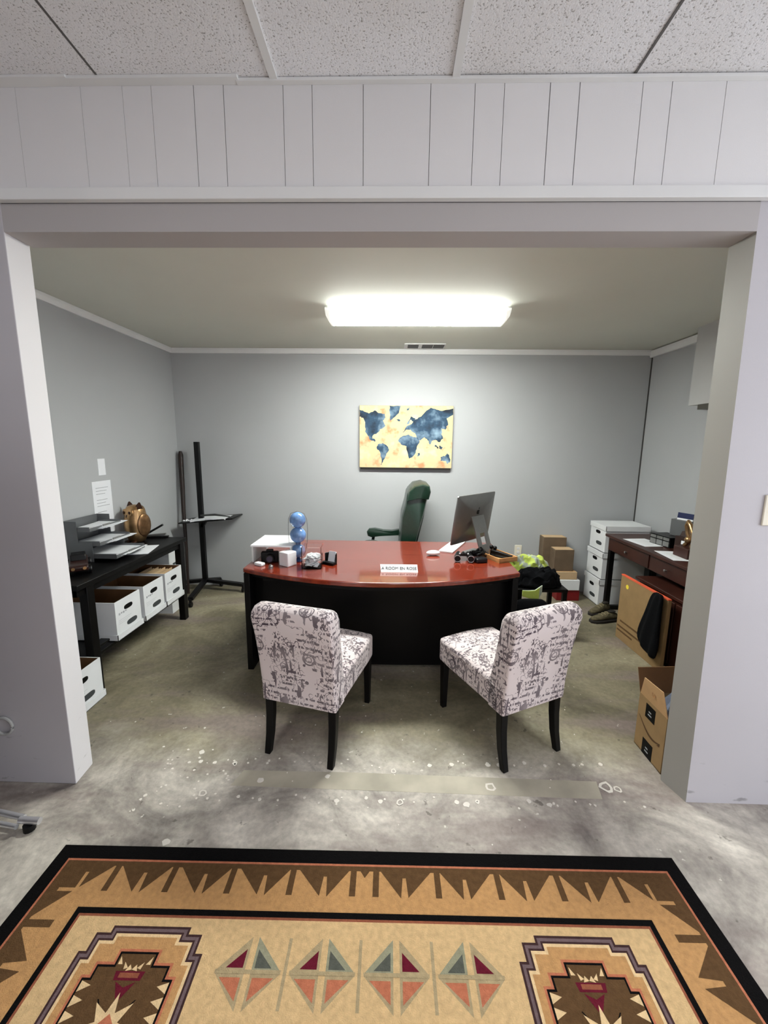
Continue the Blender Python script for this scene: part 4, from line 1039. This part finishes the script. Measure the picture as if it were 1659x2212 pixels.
# papers on it
for (x,y,rz,lb) in ((2.235,3.575,.10,'white sheet on the dark desk beside the wire organizer'),(2.225,3.13,-.12,'white sheet on the dark desk nearest the doorway edge')):
    b = B(); b.box(-.105,.105,-.145,.145,0,.0015); b.box(-.06,.06,-.10,.10,.0015,.0018,1); k = obj('paper_sheet', b, [M_paper, M_white], smooth=False); place(k, (x,y,.76), rz); tag(k, lb, 'paper')
t = thing('desk_organizer', 'small grey wire drawer organizer on the dark desk', 'organizer', (2.36, 3.50, .76), math.radians(8))
b = B(); b.box(-.06,.10,-.12,.10,0,.004); b.box(-.06,.10,-.12,.10,.085,.089); b.box(.096,.1,-.12,.1,0,.088); b.box(-.06,.1,-.12,-.116,0,.088); b.box(-.06,.1,.096,.1,0,.088); obj('case', b, M_blackplas, t)
for k in range(3):
    b = B(); b.box(-.066,-.06,-.113+.07*k,-.05+.07*k,.008,.05); obj('compartment_front', b, M_silver, t)
    b = B(); b.box(-.066,-.06,-.113+.07*k,-.05+.07*k,.058,.082); obj('compartment_front', b, M_silver, t)
t = thing('brochure_holder', 'upright holder with navy and white brochures on the dark desk', 'holder', (2.42, 3.45, .852), math.radians(20))
b = B(); b.box(-.01,.045,-.10,.06,0,.14); obj('holder_case', b, M_greymetal, t, bev=.002)
b = B(); b.box(.0,.006,-.10,.03,.01,.20, M=T(0,0,0,.0,.0,.12)); b.box(-.001,.0065,-.10,.03,.155,.201,1, M=T(0,0,0,.0,.0,.12)); obj('brochure', b, [M_paper, M_navy], t, smooth=False)
b = B(); b.box(-.07,.07,-.09,.09,0,.12); b.prism([(-.05,.12),(.05,.12),(.03,.16),(-.03,.16)], -.07,.07, M=Matrix.Rotation(PI/2,4,'X')); b.box(-.0715,-.07,-.03,.03,.06,.09,1)
k = obj('leather_box', b, [mat('dark_brown_leather', rgb(50,32,27), rough=.35), M_paper], bev=.006); place(k, (2.42, 3.27, .76), .2); tag(k, 'dark brown leather box between the organizer and the gold figure', 'box')
t = thing('gold_figurine', 'gold abstract figurine at the right end of the dark desk', 'figurine', (2.275, 3.10, .76))
b = B(); b.box(-.06,.06,-.08,.08,0,.08); obj('plinth', b, M_cherrydark, t, bev=.005)
b = B(); b.tube([(0,-.03,.085),(0,-.05,.13),(0,-.03,.19),(0,.01,.25),(0,.035,.27),(0,.05,.24),(0,.03,.18),(0,.0,.14),(0,.03,.10),(0,.05,.085)], [.018,.02,.018,.016,.018,.016,.014,.014,.016,.014], 12); obj('figure', b, M_brass, t, angle=60)
b = B(); b.ball((0,.01,.135),.03,16); obj('orb', b, M_brass, t)

# cabinet under/near the desk
t = thing('low_cabinet', 'low dark cherry cabinet beneath the writing desk', 'cabinet', (2.26, 2.80, 0))
b = B(); b.box(-.24,.24,-.46,.44,0,.53); obj('carcass', b, M_cherrydark, t, bev=.003)
b = B(); b.box(-.265,.25,-.49,.46,.53,.555); obj('cabinet_top', b, M_cherrydark, t, bev=.004)
for y0,y1 in ((-.44,-.02),(.0,.42)):
    b = B(); b.box(-.252,-.241,y0,y1,.04,.50); obj('door', b, M_cherrydark, t, bev=.003)

# flat moving carton
t = thing('moving_carton', 'tall flat brown carton with orange tape rim leaning by the cabinet', 'box', (1.955, 3.03, 0), math.radians(1))
b = B(); b.box(-.035,-.008,-.285,.285,0,.545); obj('carton', b, M_kraft, t, bev=.003)
b = B(); b.box(-.037,-.012,-.287,.287,.543,.551); obj('rim_tape', b, M_orange, t)
b = B(); b.lathe([(.018,0),(.018,.001)],0,0,0,18, M=T(-.0355,.19,.47,0,0,-PI/2)); obj('sticker', b, M_yellow, t)
b = B()
for k,(z,y0,y1) in enumerate(((.155,-.14,.24),(.105,-.16,.27),(.070,.06,.27))): b.box(-.0362,-.035,y0,y1,z,z+.014)
obj('printed_band', b, mat('brown_print', rgb(92,66,38)), t, smooth=False)
# dark jacket draped over the carton's near corner
from mathutils import noise as mn
b = B(); rings = []
prof = [(2.79,.575,.020,.012),(2.79,.572,.045,.02),(2.80,.53,.060,.022),(2.815,.45,.072,.024),(2.83,.35,.090,.026),(2.845,.26,.108,.028),(2.85,.185,.118,.030),(2.845,.125,.098,.028),(2.83,.118,.06,.018)]
for k, (yc, z, hw, dp) in enumerate(prof):
    ring = []
    for i in range(28):
        a = 2*PI*i/28; fold = 1 + .55*math.sin(6*a+.4*k)*(.3+.09*k)
        ring.append((1.888 - dp*.2 + dp*math.cos(a)*fold, yc + hw*math.sin(a) + .012*mn.noise(Vector((i*.9, k*.7, 2))), z + (.03*math.sin(a)*(k/8.)) + .012*mn.noise(Vector((i*.5, k, 7)))))
    rings.append(ring)
b.loft(rings); k = obj('dark_jacket', b, M_dark, angle=70, sub=1); tag(k, 'black jacket hanging down over the corner of the orange-rimmed carton', 'jacket')
# delivery carton behind the right jamb
t = thing('delivery_carton', 'open brown delivery carton with a curved arrow mark behind the right opening edge', 'box', (1.34, 1.92, 0))
b = B(); h = .30; th = .005; L_, D_ = .225, .36
b.box(0,th,-.11,.112,0,h); b.box(D_-th,D_,-.11,.112,0,h); b.box(th,D_-th,-.11,-.105,0,h); b.box(th,D_-th,.107,.112,0,h); b.box(0,D_,-.11,.112,0,.004)
obj('carton', b, M_kraft, t, smooth=False)
b = B(); b._add([(0,-.11,h),(0,.108,h),(-.03,.045,h+.125),(-.03,-.10,h+.135),(.004,-.11,h),(.004,.108,h),(-.026,.045,h+.125),(-.026,-.10,h+.135)], [(0,3,2,1),(4,5,6,7),(0,1,5,4),(1,2,6,5),(2,3,7,6),(3,0,4,7)]); fl = obj('flap', b, M_kraft_light, t, smooth=False)
b = B()
n_=16
b.loft([[(-.0186+rr_*0.0, -.02+.013*math.cos(2*PI*i/n_)*q, h+.070+.015*math.sin(2*PI*i/n_)*q) for i in range(n_)] for q, rr_ in ((1.0,0),(.55,0))], cap=False); 
b.bm.verts.ensure_lookup_table()
obj('recycling_mark', b, mat('faint_print', rgb(170,125,82)), fl)
b = B(); b._add([(0,.107,h),(D_,.107,h),(D_,.16,h+.13),(0,.15,h+.12),(0,.112,h),(D_,.112,h),(D_,.165,h+.13),(0,.155,h+.12)], [(0,3,2,1),(4,5,6,7),(0,1,5,4),(1,2,6,5),(2,3,7,6),(3,0,4,7)]); obj('flap', b, M_kraft_in, t, smooth=False)
for z0, yc, ww, hh in ((.205,.012,.075,.075),(.0,.005,.08,.085)):
    b = B(); b.box(-.0012,0,yc-ww/2,yc+ww/2,z0,z0+hh); tp = obj('printed_block', b, M_blackmatte, t, smooth=False)
    b = B(); b.box(-.0018,-.0012,yc-.012,yc+.016,z0+hh*.28,z0+hh*.36); b.box(-.0018,-.0012,yc-.008,yc+.012,z0+hh*.5,z0+hh*.58); obj('white_print', b, M_lightink, tp, smooth=False)
b = B(); pts = []
top = [(-.0015, .095-.165*i/14, .165-.055*math.sin(PI*(.12+.5*i/14))+.02*(i/14)**2) for i in range(15)]
arc = [(.095-.17*u, .185-.062*math.sin(PI*u*.72)) for u in [i/14 for i in range(15)]]
for i in range(14):
    (y0,z0),(y1,z1) = arc[i], arc[i+1]; w0 = .002+.0045*math.sin(PI*i/14); w1 = .002+.0045*math.sin(PI*(i+1)/14)
    b.poly([(-.0012,y0,z0-w0),(-.0012,y1,z1-w1),(-.0012,y1,z1+w1),(-.0012,y0,z0+w0)])
b.poly([(-.0012,-.062,.120),(-.0012,-.080,.124),(-.0012,-.083,.146)])
obj('curved_arrow_mark', b, mat('brown_arrow_print', rgb(84,56,30)), t, smooth=False)
b = B(); rings = []
for k, (z, r) in enumerate(((.0,.06),(.05,.10),(.13,.09),(.19,.05),(.21,.02))):
    rings.append([(r*math.cos(2*PI*i/14)*(1+.2*math.sin(3*i+k)), r*math.sin(2*PI*i/14)*(1+.2*math.cos(2*i+k))*.8, z) for i in range(14)])
b.loft(rings); k = obj('plastic_bag', b, M_bluebag, angle=20); place(k, (1.49, 1.93, .16)); tag(k, 'crumpled blue-grey plastic bag in the delivery carton', 'bag')

# shoes
M_lace = mat('dull_khaki_lace', rgb(128, 116, 90), rough=0.9)
def shoe(label, loc, rz):
    t = thing('shoe', label, 'shoe', loc, rz, 'olive shoes on the floor by the moving carton')
    b = B(); outl = [(-.045,-.10),(-.048,-.02),(-.04,.06),(-.036,.13),(-.02,.155),(.02,.155),(.036,.13),(.042,.05),(.05,-.03),(.045,-.10),(.02,-.135),(-.02,-.135)]
    b.prism([(p[0], p[1]) for p in outl], 0, .026); obj('sole', b, M_sole, t, bev=.006)
    b = B(); rings = []
    for y, w_, z1 in ((-.13,.018,.045),(-.10,.038,.058),(-.05,.042,.066),(0,.038,.085),(.05,.036,.095),(.10,.034,.085),(.145,.024,.075)):
        rings.append([(w_*math.cos(a), y, .02 + (z1-.02)*max(0, math.sin(a))**.7) for a in [PI*i/8 for i in range(9)]])
    b.loft(rings); up = obj('upper', b, M_olive, t, angle=60, sub=1)
    b = B(); b.ball((0,0,0), .03, 14, sc=(.85,1.35,.3), M=T(0,.08,.094)); obj('opening', b, M_sole, up)
    b = B()
    for k in range(3): b.tube([(-.026,-.03+.03*k,.066+.008*k),(0,-.03+.03*k,.076+.009*k),(.026,-.03+.03*k,.066+.008*k)], .004, 6)
    obj('laces', b, M_lace, up)
shoe('olive shoe nearest the moving carton', (1.905, 3.575, 0), math.radians(62)) if False else None
shoe('olive shoe in front, nearer the moving carton', (1.955, 3.60, 0), math.radians(-78))
shoe('olive shoe behind, nearer the corner box stack', (2.01, 3.79, 0), math.radians(-62))

# stool with clothes
t = thing('low_stool', 'low black stool between the desk and the cardboard stack', 'stool', (1.22, 3.35, 0))
b = B(); b.box(-.20,.205,-.17,.17,.425,.45); obj('stool_top', b, M_black, t, bev=.004)
for sx in (-.18,.185):
    for sy in (-.15,.15):
        b = B(); b.box(sx-.017,sx+.017,sy-.017,sy+.017,0,.425); obj('leg', b, M_black, t, bev=.002)
def cloth(name, cx, cy, z0, z1, rx, ry, mats, label, cat, fn=None, seed=0, n=44, rot=0):
    rd = random.Random(seed); ph = [rd.uniform(0,6) for _ in range(4)]
    b = B(); rings = []; K = 16
    for k in range(K+1):
        u = k/K; z = z0 + (z1-z0)*math.sin(u*PI/2); r = math.cos(u*PI/2)**.55 if k < K else .02
        ring = []
        for i in range(n):
            a = 2*PI*i/n
            q = Vector((math.cos(a)*r*2.2, math.sin(a)*r*2.2, u*2.4 + seed))
            w_ = 1 + .30*mn.noise(q*1.3) + .22*mn.noise(q*3.1)
            x_ = rx*r*w_*math.cos(a); y_ = ry*r*w_*math.sin(a)
            ring.append((x_, y_, max(z0, z + (.05*mn.noise(q*1.7+Vector((9,3,1))) + .035*mn.noise(q*4.3))*min(1, u*4))))
        rings.append(ring)
    b.loft(rings)
    if fn:
        for f in b.bm.faces: f.material_index = fn(f.calc_center_median())
    o = obj(name, b, mats, angle=180, sub=1); place(o, (cx, cy, 0), rot); return tag(o, label, cat)
cloth('safety_vest', 1.17, 3.43, .452, .665, .18, .085, [M_hivis, M_reflect], 'crumpled yellow and silver safety vest on the low black stool', 'vest', fn=lambda c: 0 if (math.sin(c.x*48 + c.y*30 + c.z*25) > -.25) else 1, seed=4)
cloth('black_hoodie', 1.20, 3.265, .452, .60, .20, .09, M_dark, 'black garment heaped over the safety vest on the stool', 'garment', seed=9)
b = B(); rg = []
for k,(x,z0,z1,y) in enumerate(((1.045,.405,.455,3.135),(1.09,.392,.455,3.130),(1.14,.385,.460,3.128),(1.175,.388,.485,3.13),(1.20,.44,.50,3.135))):
    rg.append([(x,y,z0),(x,y+.014,z0),(x,y+.014,z1),(x,y,z1)])
b.loft(rg)
for f in b.bm.faces: f.material_index = 1 if f.calc_center_median().z > .448 else 0
k = obj('vest_strap', b, [M_hivis, M_reflect], angle=50, bev=.004); tag(k, 'bright yellow vest strip hanging in front of the low stool', 'vest')
b = B(); rings = []
for k,(z,hx,hy) in enumerate(((.0,.14,.055),(.1,.15,.06),(.25,.145,.055),(.36,.13,.04),(.40,.10,.02))):
    rings.append([(hx*math.copysign(abs(math.cos(a))**.5, math.cos(a)), hy*math.copysign(abs(math.sin(a))**.5, math.sin(a)), z) for a in [2*PI*i/20 for i in range(20)]])
b.loft(rings); k = obj('black_backpack', b, M_dark, angle=60, sub=1); place(k, (1.11, 3.105, 0)); tag(k, 'black bag standing on the floor in front of the low stool', 'bag')

# cartons against the back wall
def carton(name, x0, x1, y0, y1, z0, z1, m, label, lip=None):
    t = thing(name, label, 'box', ((x0+x1)/2, (y0+y1)/2, z0))
    w_, d_ = (x1-x0)/2, (y1-y0)/2
    b = B(); b.box(-w_,w_,-d_,d_,0,z1-z0); obj('carton', b, m, t, bev=.004)
    b = B(); b.box(-w_*.92,w_*.92,-d_*.9,d_*.9,z1-z0,z1-z0+.003); 
    obj('top_panel', b, lip or M_oldpaper, t); return t
carton('shoe_box', 1.72, 1.955, 4.10, 4.36, 0.0, .112, M_red, 'dark red box at the bottom of the stack against the back wall', M_red)
b = B(); b.box(-.03,.03,-.0008,0,.02,.05); k = None; b.bm.free()
carton('paper_carton', 1.70, 1.945, 4.09, 4.36, .116, .226, M_white, 'white box above the red box against the back wall', M_white)
carton('flat_carton', 1.69, 1.915, 4.10, 4.36, .230, .310, M_oldpaper, 'flat tan box above the white box, under the brown cartons', M_kraft_light)
carton('brown_carton', 1.675, 1.875, 4.12, 4.25, .314, .540, M_brownbox, 'front brown carton on top of the stack by the back wall', M_oldpaper)
carton('brown_carton', 1.60, 1.845, 4.255, 4.375, .314, .640, M_brownbox, 'taller brown carton behind the front one, against the back wall', M_oldpaper)

# wall plates
t = thing('wall_outlet', 'cream electrical outlet low on the back wall, right of the desk', 'outlet', (1.377, YB, .462))
b = B(); b.box(-.038,.038,-.007,0,-.058,.058); obj('plate', b, M_cream, t, bev=.002)
for z in (-.022,.022):
    b = B(); b.box(-.014,.014,-.010,-.007,z-.013,z+.013); obj('socket', b, M_trim, t, bev=.003)
t = thing('light_switch', 'cream light switch plate at the right edge of the front wall', 'switch', (1.556, FY0, 1.353))
b = B(); b.box(-.075,.075,-.008,0,-.062,.062); obj('plate', b, M_cream, t, bev=.003)
for x in (-.035,.035):
    b = B(); b.box(x-.006,x+.006,-.016,-.008,-.012,.012); obj('toggle', b, M_cream, t)

# chrome chair base poking in at the left edge, ring on the wall
t = thing('chrome_chair', 'chrome tube chair leg with black glide poking in at left', 'chair', (-1.85, 1.33, 0))
b = B(); b.tube([(-.3,.18,.045),(0.1,.140,.042),(.32,.108,.036)], .012, 10); rail = obj('leg', b, M_chrome, t)
b = B(); b.tube([(-.3,.13,.040),(0.1,.098,.036),(.32,.072,.03)], .010, 10); obj('leg', b, M_chrome, t)
b = B(); b.tube([(.31,.098,.036),(.395,.098,.034)], .014, 12); obj('tube_end', b, M_chrome, t)
b = B(); b.tube([(.355,.09,.0),(.355,.09,.026)], .022, 12); obj('glide', b, M_blackplas, t)
b = B(); b.box(-.55,-.06,-.25,.20,.42,.46); obj('seat', b, M_dark, t, bev=.015)
b = B(); b.tube([(-.29,.16,.045),(-.32,.12,.43)], .012, 10); obj('upright', b, M_chrome, t)
b = B(); b.tube([(.041*math.cos(2*PI*i/24), 0, .042*math.sin(2*PI*i/24)) for i in range(24)], .0065, 8, closed=True)
k = obj('grommet_ring', b, mat('pale_grey_plastic', rgb(175,176,174))); place(k, (-1.775, 1.641, .303)); tag(k, 'pale grey ring on the left front wall at the photo edge', 'ring')

# ------------------------------------------------------------------ colour management
SC.view_settings.view_transform = 'Standard'; SC.view_settings.look = 'None'
SC.view_settings.gamma = 1.0; SC.view_settings.use_curve_mapping = False
SC.view_settings.exposure = 0.0
try:
    SC.cycles.use_denoising = True
    SC.cycles.max_bounces = 8; SC.cycles.diffuse_bounces = 5
except Exception: pass
